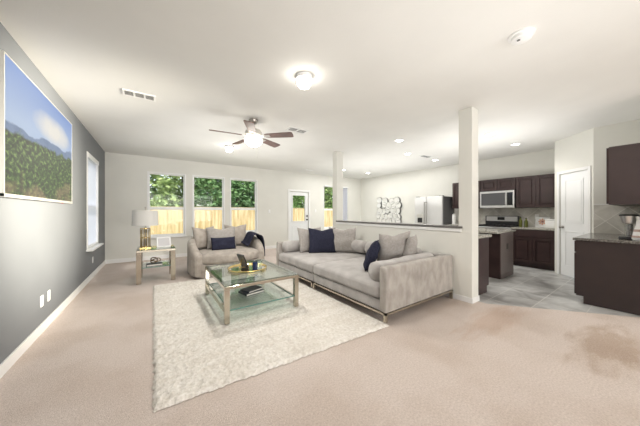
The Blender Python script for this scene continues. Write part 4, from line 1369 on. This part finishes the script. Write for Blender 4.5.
# striped towel-like pouch
pc = thing('striped_pitcher', 'white pitcher with soft brown bands beside the steel grinder', 'pitcher', (5.08, .165, .911))
MB().lathe([(0, 0), (.075, 0), (.085, .02), (.07, .12), (.05, .2), (.045, .26), (.055, .30), (.05, .30), (.04, .26), (0, .25)], 28).build('body', M_PLASTIC, pc, smooth='auto')
MB().lathe([(.0855, .035), (.081, .06), (.079, .06), (.0845, .035), (.0855, .035)], 28).build('band', mat('soft_brown_glaze', (.42, .30, .26), .5), pc)
MB().lathe([(.0725, .11), (.066, .14), (.0635, .14), (.070, .11), (.0725, .11)], 28).build('band', mat('soft_brown_glaze', (.42, .30, .26), .5), pc)

# things on the counter right of the range
GO = 'olive oil bottles beside the range'


def bottle(loc, h, r, lab):
    t = thing('oil_bottle', lab, 'bottle', loc, 0, GO)
    MB().lathe([(0, 0), (r, 0), (r, h * .6), (r * .45, h * .75), (r * .4, h * .92), (0, h * .92)], 20).build('glass_body', M_OIL, t, smooth='auto')
    MB().lathe([(0, h * .92), (r * .5, h * .92), (r * .5, h), (0, h)], 16).build('cap', M_BLACK, t, smooth='auto')
    return t


bottle((7.42, 2.03, .911), .25, .032, 'olive coloured oil bottle right beside the range')
bottle((7.44, 1.93, .911), .22, .036, 'shorter olive coloured oil bottle, second from the range')
plate('wall_outlet', (XK - .009, 1.78, 1.16), R(-90), 'white outlet plate on the kitchen backsplash above the patterned board', 'outlet')
pb = thing('decorative_plaque', 'white square plaque with orange flower leaning on the backsplash', 'plaque', (7.60, 1.67, .911), R(-90))
T = Matrix.Rotation(R(-10), 4, 'X')
MB().box(-.13, .13, -.01, .01, 0, .24, .003, M=T).build('board', M_PLASTIC, pb)
s = MB()
for k in range(8):
    a = k * math.pi / 4
    s.box(-.012, .012, -.014, -.010, .03, .075, .003, M=T @ Matrix.Translation((0, 0, .13)) @ Matrix.Rotation(a, 4, 'Y'))
s.build('petals', mat('orange_petals', (.75, .32, .12), .6), pb)
MB().box(-.02, .02, -.015, -.010, .11, .15, .003, M=T).build('flower_centre', mat('dark_red_centre', (.35, .08, .05), .6), pb)
cn = thing('bread_box', 'low white lidded box on the counter next to the pantry wall', 'box', (7.42, 1.46, .911), R(-90))
MB().box(-.11, .11, -.09, .09, 0, .16, .015, 3).build('body', M_PLASTIC, cn, smooth='auto')
MB().box(-.112, .112, -.092, .092, .162, .20, .012, 3).build('lid', M_WHITE, cn, smooth='auto')

# paper towel holder left of the upper cabinet end
pt = thing('paper_towel_holder', 'upright white paper towel roll on the counter beside the refrigerator', 'paper towels', (7.20, 3.52, .911))
MB().lathe([(0, 0), (.07, 0), (.07, .012), (0, .012)], 24).build('base', M_STEEL, pt, smooth='auto')
MB().lathe([(.018, .014), (.045, .014), (.045, .29), (.018, .29)], 28).build('paper_roll', M_PLASTIC, pt, smooth='auto')
MB().tube([(0, 0, .012), (0, 0, .33)], .008, 10).build('rod', M_STEEL, pt)

# bubble mirror on the dining wall
wm = thing('wall_mirror', 'cluster of round white-rimmed mirrors on the dining wall past the half wall', 'mirror', (XK - .002, 6.24, 1.32))
rnd = random.Random(5)
circ = []
rows = [(-.42, 5), (-.21, 6), (0, 5), (.20, 5), (.40, 4)]
for (zz, n) in rows:
    for k in range(n):
        yy = -.56 + 1.12 * (k + .5) / n + rnd.uniform(-.03, .03)
        circ.append((yy, zz + rnd.uniform(-.035, .035), rnd.uniform(.115, .165)))
for (yy, zz, rad) in circ:
    m1 = MB().lathe([(rad * .80, .0), (rad * .92, .0), (rad * .94, .062), (rad * .88, .066), (rad * .80, .055)], 28)
    T = Matrix.Translation((0, yy, zz)) @ Matrix.Rotation(R(-90), 4, 'Y')
    for v in m1.bm.verts:
        v.co = T @ v.co
    rim = m1.build('mirror_rim', M_MIRRIM, wm, smooth='auto')
    m2 = MB().lathe([(0, .050), (rad * .80, .054)], 28)
    m3 = MB().lathe([(rad * 1.012, .0), (rad * 1.012, .052), (rad * .93, .060), (rad * .93, .050)], 28)
    for mm in (m2, m3):
        for v in mm.bm.verts:
            v.co = T @ v.co
    m2.build('mirror_disc', M_MIRDISC, rim)
    m3.build('dark_edge', M_MIRSIDE, rim)
